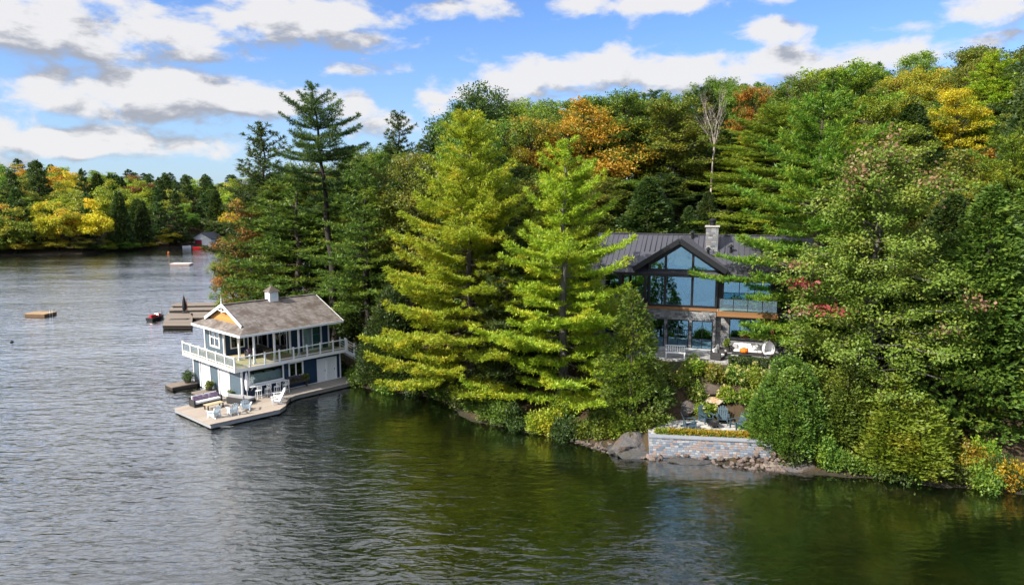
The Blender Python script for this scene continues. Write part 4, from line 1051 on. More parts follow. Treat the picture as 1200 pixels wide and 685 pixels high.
build('deck_boards', MB().box(-2.5, 2.5, -1.6, 1.6, .5, .62), planks('pale_raft_boards', (.55, .47, .42), (.68, .6, .55), .15, 0), t); build('skirt_board', MB().box(-2.45, 2.45, -1.55, 1.55, .05, .498), plain('pale_raft_side', (.40, .33, .30), .8), t)
for (px_, py_, m_, lb, r_) in ((14, 401, BLACKM, 'small dark buoy floating on the open lake below the swim raft', .22), (197.5, 296, plain('buoy_orange', (.45, .12, .02), .6), 'small orange buoy off the far shore', .36)):
    p = at(px_, py_, 0); t = thing('mooring_buoy', lb, 'buoy', (p[0], p[1], 0))
    build('float', MB().lathe([(.05, -.6 * r_), (.75 * r_, -.5 * r_), (r_, .2 * r_), (.8 * r_, .75 * r_), (.25 * r_, r_)], n=14), m_, t, smooth=True); build('ring', MB().tube([(0, 0, r_ * .9), (0, 0, r_ * 1.35)], r_ * .15, 6), m_, t)
# far boathouse with its two boats
p = at(230.5, 289.5, 0)
t = thing('far_boathouse', 'small white boathouse with dark roof on the far shore', 'boathouse', (p[0], p[1] + 2, 0), R(-12))
mb = MB(); mb.wall('y', 0, .15, -2.6, 5, .25, 3.0, [(-1.6, 1.2, .25, 2.5)]); mb.wall('x', -2.6, .15, .15, 7, .25, 3.0); mb.wall('x', 4.85, .15, .15, 7, .25, 3.0); mb.wall('y', 6.85, .15, -2.45, 4.85, .25, 3.0)
mb.add([(-2.6, .01, 3.0), (5, .01, 3.0), (1.2, .01, 5.0), (-2.6, .14, 3.0), (5, .14, 3.0), (1.2, .14, 5.0)], [(0, 1, 2), (3, 5, 4), (0, 3, 4, 1), (1, 4, 5, 2), (0, 2, 5, 3)])
build('wall', mb, WHITE, t)
build('roof', MB().slab([(-3.1, -.5, 2.85), (1.2, -.5, 5.15), (1.2, 7.4, 5.15), (-3.1, 7.4, 2.85)], .12).slab([(5.5, -.5, 2.85), (5.5, 7.4, 2.85), (1.2, 7.4, 5.15), (1.2, -.5, 5.15)], .12), plain('dark_shingle', (.06, .065, .08), .8), t)
build('garage_door', MB().box(-1.6, 1.2, .05, .1, .05, 2.5), plain('red_door', (.35, .03, .05), .6), t)
build('dock_boards', MB().box(-3.5, 6, -2.2, -.02, .2, .4), OLDW, t)
def small_boat(label, px_, py_, m_, rz, L=4.6):
    p = at(px_, py_, 0); t = thing('motor_boat', label, 'boat', (p[0], p[1], 0), rz)
    build('hull', hull(L, 1.9, .8), m_, t); build('windscreen', MB().slab([(.3, -.7, 1.0), (.3, .7, 1.0), (.0, .6, 1.5), (.0, -.6, 1.5)], .03), GLASSD, t)
    build('engine', MB().box(-L / 2 - .35, -L / 2 + .1, -.25, .25, .4, 1.35), BLACKM, t, bevel=.05)
small_boat('red motor boat moored before the small white far boathouse', 235, 291.8, REDP, R(5))
small_boat('white motor boat moored left of the small far boathouse', 219, 290.6, WHITE, R(20), 2.7)
# ------------------------------------------------------------------ main house
def on_house(x, y, z=HZ): w_ = house_w(x, y); return (w_[0], w_[1], z)
STONE = stonework('grey_blue_stone', [(.15, .162, .185), (.22, .235, .25), (.10, .11, .125), (.27, .27, .275), (.18, .165, .165), (.20, .21, .225)], .55, .19, (.22, .22, .23))
BLACKW = siding('black_siding', (.012, .013, .016), (.022, .023, .027), .2)
BLACKF = plain('black_frame', (.010, .011, .014), .45)
METR = plain('dark_metal_roof', (.058, .059, .074), .45, .0, vary=.12, scale=.8)
CEDARF = planks('cedar_fascia', (.19, .092, .036), (.29, .15, .065), .09, 2)
FLAG = stonework('flagstone', [(.33, .34, .35), (.42, .42, .42), (.28, .29, .31)], .8, 5.0, (.22, .22, .22))
hs = thing('lake_house', 'large dark gabled house with tall glass front above the stone terrace', 'house', (HO[0], HO[1], HZ), HYAW)
XL, XR, YB = -8.0, 11.0, 10.0
GL, GR = -3.05, 2.65
# lower storey in stone
mb = MB()
mb.wall('y', 1.0, .3, XL, GL, -.3, 3.35, [(-6.85, -5.1, .95, 2.55), (-4.6, -3.6, .95, 2.55)])
mb.wall('y', 0, .3, GL, GR, -.3, 3.35, [(-2.85, -1.62, .05, 2.5), (-1.35, .45, .05, 2.5), (.68, 2.42, .05, 2.5)])
mb.wall('x', GL, .3, .3, 1.0, -.3, 3.35); mb.wall('x', GR - .3, .3, .3, .8, -.3, 3.35)
mb.wall('y', .5, .3, GR, XR - .3, -.3, 3.35, [(3.75, 6.3, 1.05, 2.75)])
mb.wall('x', XL, .3, 1.3, YB, -.3, 3.35); mb.wall('x', XR - .3, .3, .8, YB, -.3, 3.35); mb.wall('y', YB - .3, .3, XL + .3, XR - .3, -.3, 3.35)
build('stone_wall', mb, STONE, hs)
frame_window(hs, 'y', 1.0, -6.85, -5.1, .95, 2.55, .08, .02, 2, fm=BLACKF, gm=GLASSB)
frame_window(hs, 'y', 1.0, -4.6, -3.6, .95, 2.55, .08, .02, 1, fm=BLACKF, gm=GLASSB)
for a, b in ((-2.85, -1.62), (-1.35, .45), (.68, 2.42)): frame_window(hs, 'y', 0, a + .08, b - .08, .1, 2.42, .08, .02, 2, fm=BLACKF, gm=GLASSB, name='patio_door')
frame_window(hs, 'y', .5, 3.83, 6.22, 1.13, 2.67, .08, .02, 3, fm=BLACKF, gm=GLASSB)
mb = MB(); mb.box(3.6, 6.45, .40, .497, .93, 1.02)
for x in (-1.45, .53): mb.box(x - .0, x + .08, -.14, -.005, 1.7, 2.05)
mb.box(3.1, 3.2, .38, .495, 1.75, 2.05)
build('wall_lamp', mb, BLACKF, hs)
# interior seen through the glass
mb = MB(); mb.box(XL + .3, XR - .3, 5.2, 5.3, 0, 6.3); mb.box(XL + .3, XR - .3, 1.3, 5.2, 3.38, 3.5); mb.box(XL + .3, XR - .3, 1.3, 5.2, -.05, .02)
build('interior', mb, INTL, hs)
mb = MB()
for x in (4.0, 5.4): mb.box(x, x + .5, .95, 1.0, 3.7, 5.9)
mb.box(6.5, 6.95, .95, 1.0, 3.7, 5.9); mb.box(5.6, 6.1, .95, 1.0, 1.1, 2.7); mb.box(4.65, 5.25, .95, 1.0, 1.1, 2.7)
build('curtain', mb, CURT, hs)
# upper storey
mb = MB()
mb.wall('y', 2.6, .25, XL, GL, 3.65, 6.9, [(-7.4, -6.0, 3.7, 6.0), (-5.7, -3.4, 3.7, 6.0)])
mb.wall('y', .5, .25, GR, XR - .25, 3.65, 6.6, [(3.1, 7.0, 3.8, 6.0)])
mb.wall('x', XL, .25, 2.85, YB, 3.36, 6.5); mb.wall('x', XR - .25, .25, .75, YB, 3.36, 6.5); mb.wall('y', YB - .25, .25, XL + .25, XR - .25, 3.36, 6.5)
mb.wall('x', GL, .25, .2, 4.0, 3.4, 7.5); mb.wall('x', GR - .25, .25, .2, 4.0, 3.4, 7.5)
build('upper_wall', mb, BLACKW, hs)
frame_window(hs, 'y', 2.6, -7.3, -6.1, 3.8, 5.9, .09, .02, 1, fm=BLACKF, gm=GLASSB)
frame_window(hs, 'y', 2.6, -5.6, -3.5, 3.8, 5.9, .09, .02, 2, fm=BLACKF, gm=GLASSB, name='porch_door')
frame_window(hs, 'y', .5, 3.2, 6.9, 3.88, 5.9, .09, .02, 3, fm=BLACKF, gm=GLASSB)
# glazed gable
AX, AZ_ = -.4, 8.85
def rake(x): return AZ_ - abs(x - AX) * .66
xs_ = [GL + .05, -1.65, .62, GR - .05]
mb = MB()
for x in xs_: mb.box(x - .1, x + .1, -.06, .16, 3.65, rake(x) + .15)
mb.box(xs_[0] + .1, xs_[-1] - .1, -.05, .15, 6.65, 6.85); mb.box(xs_[0] + .1, xs_[-1] - .1, -.05, .15, 3.6, 3.78)
mb.bar((xs_[0], .05, rake(xs_[0]) + .05), (AX, .05, AZ_ + .05), .24, .24); mb.bar((xs_[-1], .05, rake(xs_[-1]) + .05), (AX, .05, AZ_ + .05), .24, .24)
gf = build('gable_frame', mb, BLACKF, hs)
for i in range(3):
    a, b = xs_[i] + .09, xs_[i + 1] - .09
    build('pane', MB().box(a, b, .04, .06, 3.77, 6.66), GLASSB, gf)
    pts = [(a, 6.84), (b, 6.84), (b, rake(b))] + ([(AX, AZ_)] if a < AX < b else []) + [(a, rake(a))]
    n = len(pts); build('pane', MB().add([(x, .04, z) for x, z in pts] + [(x, .06, z) for x, z in pts], [tuple(range(n)), tuple(range(n, 2 * n))[::-1]] + [(k, n + k, n + (k + 1) % n, (k + 1) % n) for k in range(n)]), GLASSB, gf)
# roofs
def seams(mb, x0, x1, p0, p1, step=.46, skip=None):
    """raised standing seams running up a slope from (y,z) p0 to p1"""
    x = x0 + .1
    while x < x1:
        if not (skip and skip[0] < x < skip[1]): mb.bar((x, p0[0], p0[1] + .015), (x, p1[0], p1[1] + .015), .035, .07)
        x += step
mb = MB(); ye, ze_, yr, zr_ = -.35, 6.5, 5.0, 9.55
mb.slab([(XL - .45, ye, ze_), (XR + .45, ye, ze_), (XR + .45, yr, zr_), (XL - .45, yr, zr_)], .1)
mb.slab([(XL - .45, yr, zr_), (XR + .45, yr, zr_), (XR + .45, 10.35, ze_), (XL - .45, 10.35, ze_)], .1)
seams(mb, XL - .45, GL - .9, (ye, ze_), (yr, zr_)); seams(mb, GR + .55, XR + .4, (ye, ze_), (yr, zr_)); seams(mb, GL - .9, GR + .55, (2.4, ze_ + (2.4 - ye) * .602), (yr, zr_))
mb.bar((XL - .45, yr, zr_ + .03), (XR + .45, yr, zr_ + .03), .3, .06)
for y in (.25,): mb.bar((XL - .4, y, ze_ + (y - ye) * .602 + .1), (GL - 1.2, y, ze_ + (y - ye) * .602 + .1), .06, .1); mb.bar((GR + .9, y, ze_ + (y - ye) * .602 + .1), (XR, y, ze_ + (y - ye) * .602 + .1), .06, .1)
rf = build('roof', mb, METR, hs)
mb = MB(); mb.box(XL - .45, XR + .45, ye - .05, ye - .002, ze_ - .28, ze_ - .02); mb.box(XL - .45, XR + .45, ye, .9, ze_ - .24, ze_ - .16)
for x in (XL - .5, XR + .452): mb.bar((x + .02, ye, ze_ - .1), (x + .02, yr, zr_ - .1), .06, .26)
build('fascia', mb, BLACKF, rf)
mb = MB(); ax, az = -.45, 9.52
for s, xe in ((-1, -4.3), (1, 3.4)):
    ze2 = az - abs(xe - ax) * .655
    q = [(ax, -.95, az), (ax, 5.0, az), (xe, 5.0, ze2), (xe, -.95, ze2)]
    mb.slab(q if s < 0 else [q[0], q[3], q[2], q[1]], .1)
    y = -.75
    while y < 4.6: mb.bar((ax, y, az + .015), (xe, y, ze2 + .015), .07, .035, up=(0, 1, 0)); y += .46
gr_ = build('gable_roof', mb, METR, hs)
mb = MB()
for xe in (-4.3, 3.4):
    ze2 = az - abs(xe - ax) * .655
    mb.bar((ax, -.99, az - .19), (xe, -.99, ze2 - .19), .07, .42, up=(0, 0, 1)); mb.bar((ax, -.5, az - .16), (xe * .985, -.5, ze2 - .14), .9, .08)
    mb.box(min(xe, xe + .05), max(xe, xe + .05), -.95, 1.5, ze2 - .3, ze2 - .06)
build('barge_board', mb, BLACKF, gr_)
mb = MB().box(1.45, 2.5, 2.7, 3.6, 6.9, 10.35); ch = build('chimney', mb, STONE, rf)
build('chimney_cap', MB().box(1.35, 2.6, 2.6, 3.7, 10.352, 10.47), plain('limestone', (.42, .40, .38), .8), ch)
build('chimney_pot', MB().lathe([(.25, 0), (.25, .35), (.36, .4), (.36, .5), (.1, .62)], (1.98, 3.15, 10.47), 12), BLACKF, ch)
for x, y in ((1.75, 1.55), (3.6, 2.6), (.2, 4.4)):
    z_0 = max(ze_ + (y - ye) * .602, az - abs(x - ax) * .655 if y < 2 else 0)
    build('roof_vent', MB().lathe([(.12, -.2), (.12, .35), (.28, .38), (.02, .62)], (x, y, z_0), 8), BLACKF, rf)
# decks and balcony
mb = MB(); mb.box(XL - .2, GL - .1, -.8, 2.6, 3.36, 3.6); mb.box(GR + .1, 7.45, -1.5, .5, 3.36, 3.6)
build('deck', mb, planks('deck_top', (.30, .24, .17), (.42, .35, .26), .14, 1), hs)
mb = MB(); mb.box(XL - .2, GL - .1, -.86, -.803, 3.28, 3.62); mb.box(GL - .1, GR + .1, -.08, -.003, 3.36, 3.59); mb.box(GR + .1, 7.45, -1.56, -1.503, 3.2, 3.64); mb.box(7.453, 7.51, -1.56, .5, 3.2, 3.64)
fb = build('deck_fascia', mb, CEDARF, hs)
mb = MB(); mb.box(7.0, 7.25, -1.4, -1.15, .0, 3.35); mb.bar((6.2, -1.28, 3.3), (7.1, -1.28, 2.4), .16); mb.box(XL, XL + .25, -.7, -.45, -.3, 3.35); mb.box(-5.2, -4.95, -.7, -.45, -.3, 3.35)
build('timber_post', mb, CEDARF, hs)
mb = MB(); g2 = MB()
for x in np.linspace(GR + .25, 7.4, 5): mb.box(x - .03, x + .03, -1.5, -1.44, 3.602, 4.65)
mb.box(GR + .2, 7.44, -1.5, -1.44, 4.651, 4.70); g2.box(GR + .3, 7.38, -1.478, -1.462, 3.7, 4.65); mb.box(7.38, 7.44, -1.438, .45, 4.651, 4.70)
rl = build('balcony_railing', mb, BLACKF, hs); build('glass_panel', g2, glassmat('balcony_glass', (.62, .84, .86), .16, .6), rl)
mb = MB()
for x in np.linspace(XL - .1, GL - .2, 6): mb.box(x - .035, x + .035, -.75, -.68, 3.602, 4.6)
mb.box(XL - .1, GL - .2, -.75, -.68, 4.601, 4.66)
for z in np.linspace(3.75, 4.5, 6): mb.box(XL - .1, GL - .2, -.725, -.705, z - .01, z + .01)
build('porch_railing', mb, BLACKF, hs)
mb = MB()
for x in (XL, -5.6, GL - .35): mb.box(x, x + .22, -.55, -.33, 3.62, 6.25)
build('porch_post', mb, BLACKF, hs)
# chandelier and porch lamps, lit in the photograph
def glow(name, col, st):
    m, nt = newmat(name); e = nd(nt, 'ShaderNodeEmission', {'Color': col, 'Strength': st}); nd(nt, 'ShaderNodeOutputMaterial', {'Surface': e.outputs[0]}); return m
LAMP = glow('lit_bulb', (1.0, .50, .22), 6.0)
mb = MB(); mb.tube([(.0, 2.2, 9.0), (.0, 2.2, 7.3)], .02, 6); bl = MB()
for i in range(7):
    a = 2 * math.pi * i / 7; q = (.65 * math.cos(a), 2.2 + .65 * math.sin(a), 7.25); mb.tube([(0, 2.2, 7.35), q], .015, 5); bl.lathe([(.03, -.1), (.10, 0), (.03, .1)], q, 8)
cd = build('chandelier', mb, BLACKF, hs); build('bulb', bl, LAMP, cd)
build('ceiling_lamp', MB().box(-5.6, -4.4, 1.7, 1.8, 6.15, 6.2), LAMP, hs)
# porch furniture on the left upper deck is in deep shade
# ------------------------------------------------------------------ patio of the house
pt = thing('patio', 'grey flagstone patio before the stone ground floor of the house', 'patio', (HO[0], HO[1], HZ), HYAW)
build('paving', MB().prism([(-4.2, -4.6), (7.9, -4.6), (7.9, .49), (2.67, .49), (2.67, -.01), (-3.06, -.01), (-4.2, -.01)], -.5, .0), FLAG, pt)
build('step', MB().box(-2.9, 2.4, -1.1, -.1, .002, .1), plain('pale_step', (.42, .44, .46), .8), pt)
cushioned('outdoor_sofa', 'dark framed outdoor sofa with white cushions under the house window', 'sofa', on_house(5.3, -.75), HYAW, 2.5, .95, CHARC, CUSH, 2, pillow=[(-1.0, GREYC), (1.0, GREYC)])
cushioned('outdoor_armchair', 'dark outdoor armchair with white cushions at the front edge of the patio', 'armchair', on_house(3.0, -3.35), HYAW + 1.2, .95, .9, CHARC, CUSH, 1)
cushioned('outdoor_armchair', 'dark outdoor armchair with white cushions close to the wall lamp by the patio doors', 'armchair', on_house(3.15, -1.9), HYAW + 1.35, .95, .9, CHARC, CUSH, 1)
t = thing('fire_table', 'low dark fire table carrying the orange pumpkin on the patio', 'table', on_house(5.1, -2.35), HYAW)
build('table_top', MB().box(-.65, .65, -.4, .4, .34, .42), CHARC, t, bevel=.01); build('base', MB().box(-.5, .5, -.28, .28, 0, .339), BLACKF, t)
mb = MB(); v = []; f = []
for i in range(9):
    th = math.pi * i / 8
    for k in range(30):
        a = 2 * math.pi * k / 30; r_ = .33 * math.sin(th) * (1 + .07 * math.cos(10 * a)) + .002; v.append((r_ * math.cos(a), r_ * math.sin(a), .24 - .24 * math.cos(th)))
for i in range(8):
    for k in range(30): f.append((i * 30 + k, i * 30 + (k + 1) % 30, (i + 1) * 30 + (k + 1) % 30, (i + 1) * 30 + k))
t = thing('pumpkin', 'round orange pumpkin on the low dark table in front of the white sofa', 'pumpkin', on_house(5.0, -2.4, HZ + .422), HYAW)
build('body', MB().add(v, f), ORANGE, t, smooth=True); build('stem', MB().tube([(0, 0, .44), (.01, 0, .52), (.05, 0, .57)], [.05, .03, .03], 6), BARK, t)
t = thing('egg_chair', 'white hanging egg chair on a stand at the right end of the patio', 'chair', on_house(6.85, -2.5), HYAW + .3)
mb = MB(); rings = 11; nv = 20; v = []; f = []
for i in range(rings):
    th = math.pi * (.02 + .96 * i / (rings - 1))
    for k in range(nv):
        a = math.pi * (-.18 + 1.36 * k / (nv - 1)); r_ = .5 * math.sin(th); v.append((r_ * math.cos(a), r_ * math.sin(a) * .9, .95 - .62 * math.cos(th)))
for i in range(rings - 1):
    for k in range(nv - 1): f.append((i * nv + k, i * nv + k + 1, (i + 1) * nv + k + 1, (i + 1) * nv + k))
sh = build('shell', MB().add(v, f), CUSH, t, smooth=True); mod = sh.modifiers.new('thick', 'SOLIDIFY'); mod.thickness = .03
build('seat_cushion', MB().lathe([(.3, 0), (.38, .07), (.3, .16)], (0, 0, .52), 14), CUSH, t)
build('stand', MB().tube([(0, .5, .03), (0, .62, .9), (0, .45, 1.8), (0, .1, 1.95), (0, 0, 1.85), (0, 0, 1.57)], .03, 7).lathe([(.5, 0), (.5, .03)], n=20), BLACKF, t)
leafy('planter', 'dark planter with grasses behind the patio armchairs', 'plant', on_house(3.7, -.3), .4, .7, 500, .16, 'olive', pot=(.24, .55))
t = thing('slatted_bench', 'white slatted bench at the left of the patio before the glass doors', 'bench', on_house(-.3, -3.9), HYAW + .1)
mb = MB()
for i in range(4): mb.box(-.8, .8, -.22 + i * .12, -.12 + i * .12, .42, .46)
build('seat', mb, WHITE, t); mb = MB()
for i in range(9): mb.box(-.76 + i * .18, -.70 + i * .18, .27, .30, .5, .92)
mb.box(-.8, .8, .262, .308, .92, 1.0); build('backrest', mb, WHITE, t)
for x in (-.72, .72):
    for y in (-.2, .26): build('leg', MB().box(x - .04, x + .04, y - .04, y + .04, 0, .419), WHITE, t)
t = thing('clipped_hedge', 'low clipped dark green hedge along the front of the patio', 'hedge', on_house(5.6, -5.0, HZ - .1), HYAW)
leaf_part('leaves', t, 4200, (0, 0, .38), (1.75, .38, .40), .13, 'dark')
mb = MB()
for i in range(14): mb.tube([(-1.6 + i * .25, 0, -.2), (-1.6 + i * .25, .05, .5)], [.025, .01], 4)
build('stem', mb, BARK, t)

# ------------------------------------------------------------------ terrace, wall and rocks by the water
WX, WY, WA = 9.6, 47.7, math.atan2(-1.1, 7.6)
def on_wall(a, b, z=0.0):
    c, s = math.cos(WA), math.sin(WA); return (WX + a * c - b * s, WY + a * s + b * c, z)
t = thing('retaining_wall', 'long blue grey stone retaining wall beside the water', 'wall', on_wall(0, 0, 0), WA)
WST = stonework('pale_wall_stone', [(.20, .24, .30), (.30, .33, .37), (.13, .165, .22), (.38, .39, .40), (.30, .235, .21), (.24, .27, .32), (.33, .25, .22)], .42, .165, (.24, .25, .27))
build('stone_courses', MB().box(0, 8.3, -.28, .35, -.4, 1.42).box(-.02, .6, .352, 2.0, -.4, 1.41), WST, t)
build('coping', MB().box(-.05, 8.35, -.33, .37, 1.422, 1.50), plain('pale_coping', (.24, .26, .30), .85), t)
t = thing('terrace', 'pale stone seating terrace behind the retaining wall', 'terrace', on_wall(0, 0, 0), WA)
build('paving', MB().prism([(.1, .36), (8.0, .36), (8.1, 2.6), (7.4, 3.6), (4.5, 4.0), (2.0, 3.7), (.7, 2.9)], 1.0, 1.48), stonework('terrace_stone', [(.42, .41, .39), (.50, .49, .47), (.36, .36, .36)], .7, 9, (.3, .3, .3)), t)
t = thing('flower_border', 'yellow flowering border along the top of the retaining wall', 'flowers', on_wall(4.3, .55, 1.48), WA)
leaf_part('leaves', t, 5200, (0, 0, .14), (3.9, .3, .17), .15, 'lime')
leaf_part('flowers', t, 2800, (.4, -.04, .24), (3.4, .3, .14), .11, foliage('border_yellow', (.34, .26, .012), (.55, .40, .016), (.42, .27, .02), jitter=.05))
for (px_, py_, tx, ty, lb) in ((808.5, 501.5, 1, -.1, 'slate blue adirondack chair at the left end of the terrace seats'), (827.5, 494.5, .35, -1, 'slate blue adirondack chair second from the left behind the fire bowl'),
                               (846.5, 496, -.3, -1, 'slate blue adirondack chair second from the right behind the fire bowl'), (864, 502, -1, -.35, 'slate blue adirondack chair at the right end of the terrace seats')):
    p = at(px_, py_, 1.48); ac = adirondack(lb, TEAL, (p[0], p[1], 1.48), math.atan2(ty, tx) + math.pi / 2); ac.scale = (1.12, 1.12, 1.12)
p = at(835, 500.5, 1.48)
t = thing('fire_bowl', 'dark round fire bowl among the slate blue chairs', 'fire pit', (p[0], p[1], 1.48))
build('bowl', MB().lathe([(.2, .12), (.42, .28), (.5, .42), (.46, .42), (.35, .3)], n=20), BLACKM, t)
for k in range(3): build('leg', MB().bar((.3 * math.cos(k * 2.1), .3 * math.sin(k * 2.1), .2), (.4 * math.cos(k * 2.1), .4 * math.sin(k * 2.1), 0), .05), BLACKM, t)
def on_ground(px, py):
    r = ray(px, py); tt = np.linspace(25, 160, 1400); P = np.array([0, 0, CAMH]) + tt[:, None] * r
    h = hgt(P[:, 0], P[:, 1]); i = np.argmax(P[:, 2] < np.maximum(h, 0)); return P[i]
GRAN = rockmat('granite', (.05, .05, .054), (.24, .225, .22), (.15, .115, .09), 5.5); PINKR = rockmat('pink_grey_stone', (.16, .135, .125), (.38, .32, .29), (.28, .185, .145), 4)
DARKR = rockmat('dark_wet_rock', (.035, .036, .038), (.12, .12, .125), (.07, .065, .055)); TANR = rockmat('tan_boulder', (.30, .24, .18), (.50, .44, .36), (.36, .25, .15))
RM = [rock_mesh('boulder', 10 + i, 4 if i < 3 else 3) for i in range(7)]
for (px_, py_, s_, zs, m_, lb) in ((805, 480, .8, .75, GRAN, 'grey pink boulder above the left chairs of the terrace'), (858, 479, 1.0, .75, TANR, 'pale tan boulder above the right chairs of the terrace'), (898, 492, .75, .65, PINKR, 'pale boulder half hidden by the round cedar'),
                               (836, 470, .9, .45, TANR, 'flat brown stone step in the garden slope, lower one'), (834, 458, 1.0, .6, BARK, 'dark brown stone in the middle of the garden slope'), (910, 434, 1.0, .6, TANR, 'pale tan boulder at the right end of the hedge')):
    p = on_ground(px_, py_) if py_ < 475 else at(px_, py_, 2.0); rock('boulder', lb, 'boulder', (p[0], p[1], p[2] + .12), s_, s_ * .8, zs, RM[int(px_) % 3], m_)
for (x, y, z, sx, sy, sz, m_, lb, k, rz) in ((8.6, 48.9, .2, 1.7, 1.2, 1.55, GRAN, 'large grey granite outcrop at the left end of the retaining wall', 0, .3), (8.9, 47.75, .02, 1.9, .8, .45, DARKR, 'flat dark wet rock in the water below the granite outcrop', 1, .2),
                                      (12.3, 46.45, -.02, 1.6, .6, .4, DARKR, 'flat dark rock in the shallows before the middle of the stone wall', 2, -.1), (7.4, 48.8, .05, 1.0, .7, .55, DARKR, 'dark rock at the waterline left of the granite outcrop', 0, 1.),
                                      (19.3, 45.3, .15, 1.7, .8, .45, GRAN, 'flat grey ledge at the waterline under the round cedar', 1, -.1), (21.3, 44.9, .1, 1.3, .7, .4, GRAN, 'flat grey ledge in shade between the two cedars', 2, -.2), (17.6, 45.7, .1, 1.0, .6, .35, TANR, 'flat tan ledge at the right end of the pebble bank', 0, .1)):
    rock('rock', lb, 'rock', (x, y, z), sx, sy, sz, RM[k], m_, rz)
# the bank of loose stones at the foot of the wall
k = 0
for i in range(230):
    a = rng.uniform(-.6, 9.0); b = -.32 - rng.uniform(0, 1) ** .8 * 1.35
    q = on_wall(a, b); g_ = ground(q[0], q[1])
    if g_ < -.15: continue
    s_ = rng.uniform(.08, .20) * (1.25 if rng.uniform() < .15 else 1)
    rock('bank_stone', 'small pink grey stone in the bank at the foot of the retaining wall', 'stone', (q[0], q[1], g_ + s_ * .3 + max(0, .25 * (1.2 + b))), s_, s_ * rng.uniform(.7, 1), s_ * rng.uniform(.8, 1.2), RM[3 + k % 4], PINKR, group='loose stones below the retaining wall'); k += 1
k = 0
for i in range(60):
    a = rng.uniform(0, 1); x = 8.0 - 3.8 * a + rng.normal(0, .12); y = 48.3 + (50.6 - 48.3) * a + rng.normal(0, .3); g_ = ground(x, y)
    if g_ < -.12: continue
    s_ = rng.uniform(.10, .22)
    rock('shore_stone', 'small grey stone on the narrow shore left of the granite outcrop', 'stone', (x, y, g_ + s_ * .3), s_, s_ * .8, s_ * .8, RM[3 + k % 4], PINKR, group='loose stones left of the granite outcrop'); k += 1
# things lying under water
p = at(461, 535, -.5); rock('sunken_rock', 'flat ochre rock just below the surface out from the boathouse', 'rock', (p[0], p[1], -.62), 1.6, .8, .45, RM[1], rockmat('ochre_rock', (.22, .16, .05), (.36, .27, .09), (.3, .2, .07)), .1)
a_, b_ = at(512, 563, -1.0), at(575, 565, -1.0)
tag(build('sunken_log', MB().tube([(a_[0], a_[1], -.62), ((a_[0] + b_[0]) / 2, a_[1] - .05, -.55), (b_[0], b_[1], -.6)], [.16, .15, .1], 8), BARKD), 'dark sunken log lying under the green shallows', 'log')
# garden slope between patio and terrace
HYD = foliage('hydrangea_heads', (.42, .40, .12), (.62, .58, .26), (.50, .46, .12), jitter=.1)
for i, (px_, py_, r_, h_, tone, fl, lb) in enumerate(((800, 447, .9, 1.2, 'lime', 40, 'yellow green hydrangea shrub left of the dark brown garden stone'), (815, 432, .9, 1.3, 'lime', 25, 'yellow green shrub just below the patio armchairs'), (838, 440, .8, 1.2, 'olive', 36, 'shrub with pale flower heads below the clipped hedge, left side'),
        (862, 445, .9, 1.3, 'green', 55, 'shrub full of pale flower heads under the middle of the hedge'), (884, 447, 1.0, 1.4, 'lime', 60, 'bright hydrangea with cream heads beside the pale tan boulder'), (876, 466, .8, 1.0, 'green', 40, 'hydrangea with cream heads above the right terrace boulder'),
        (850, 464, .7, .9, 'lime', 40, 'hydrangea shrub between the two terrace boulders, upper'), (826, 479, .8, .8, 'lime', 20, 'low yellow green plants right of the grey pink boulder'), (842, 484, .6, .7, 'olive', 0, 'low olive plants behind the middle terrace chairs'),
        (816, 461, .8, 1.0, 'green', 30, 'hydrangea shrub above the grey pink boulder'), (772, 492, .7, .6, 'lime', 10, 'low yellow green plants at the left end of the terrace'), (892, 478, .9, 1.1, 'green', 12, 'green shrub between the tan boulder and the round cedar'),
        (900, 462, 1.0, 1.5, 'lime', 30, 'yellow green shrub behind the round cedar'), (774, 462, 1.0, 1.3, 'green', 0, 'green shrub in shade right of the slim hemlock'), (770, 440, 1.2, 1.4, 'olive', 0, 'olive shrub below the white slatted bench'))):
    p = on_ground(px_, py_ + 4); leafy('hydrangea' if fl else 'garden_shrub', lb, 'shrub', (p[0], p[1], p[2] - .05), r_ * 1.3, h_ * 1.2, 2600, .18, tone, flowers=HYD if fl else None, nf=int(fl * 1.3), fsize=.17)
# ------------------------------------------------------------------ the trees
def prof_pine(t): return (1 - t) ** .62 * (.55 + .45 * min(1, t * 5)) + .05
def prof_full(t): return (1 - t) ** .72 * (.84 + .16 * min(1, t * 6)) + .05
def prof_old(t): return max(.12, math.sin(math.pi * min(1, .12 + .88 * t)) ** .8) * (1.0 - .25 * t)
def prof_cone(t): return (1 - t) ** .75 * min(1, .65 + t * 2.5) + .03
def prof_egg(t): return math.sqrt(max(0, 1 - (2 * (t ** .8) - .82) ** 2 / 1.5)) * (1 - t ** 7)
# single hero trees, each with its own shape
proto('old_pine', white_pine(30, 16.0, 5.6, prof_old, step=1.15, per=5, needle=.40, nwid=.06, ntuft=15, lean=(-1.6, .3), sec=.30, tr=.48, up=.18, ragged=.5, dens=1.3), BARKD)
proto('gold_pine', white_pine(24, 1.0, 7.0, prof_full, step=.84, per=6, needle=.36, nwid=.06, ntuft=17, sec=.30, tr=.36, up=.22, ragged=.45, dens=1.25), BARK)
proto('lime_pine', white_pine(22, .8, 6.4, prof_full, step=.90, per=5, needle=.36, nwid=.06, ntuft=18, sec=.28, tr=.34, up=.24, ragged=.55, dens=1.3), BARKG)
proto('layer_pine', white_pine(21, 2.2, 6.6, prof_pine, step=1.0, per=5, needle=.38, nwid=.065, ntuft=15, sec=.30, tr=.34, up=.16, ragged=.45, dens=1.2), BARK)
proto('pine_one', white_pine(22, 5, 4.6, prof_pine, step=.95, per=5, needle=.44, nwid=.08, ntuft=12, sec=.40, tr=.3, up=.2, ragged=.5), BARKD)
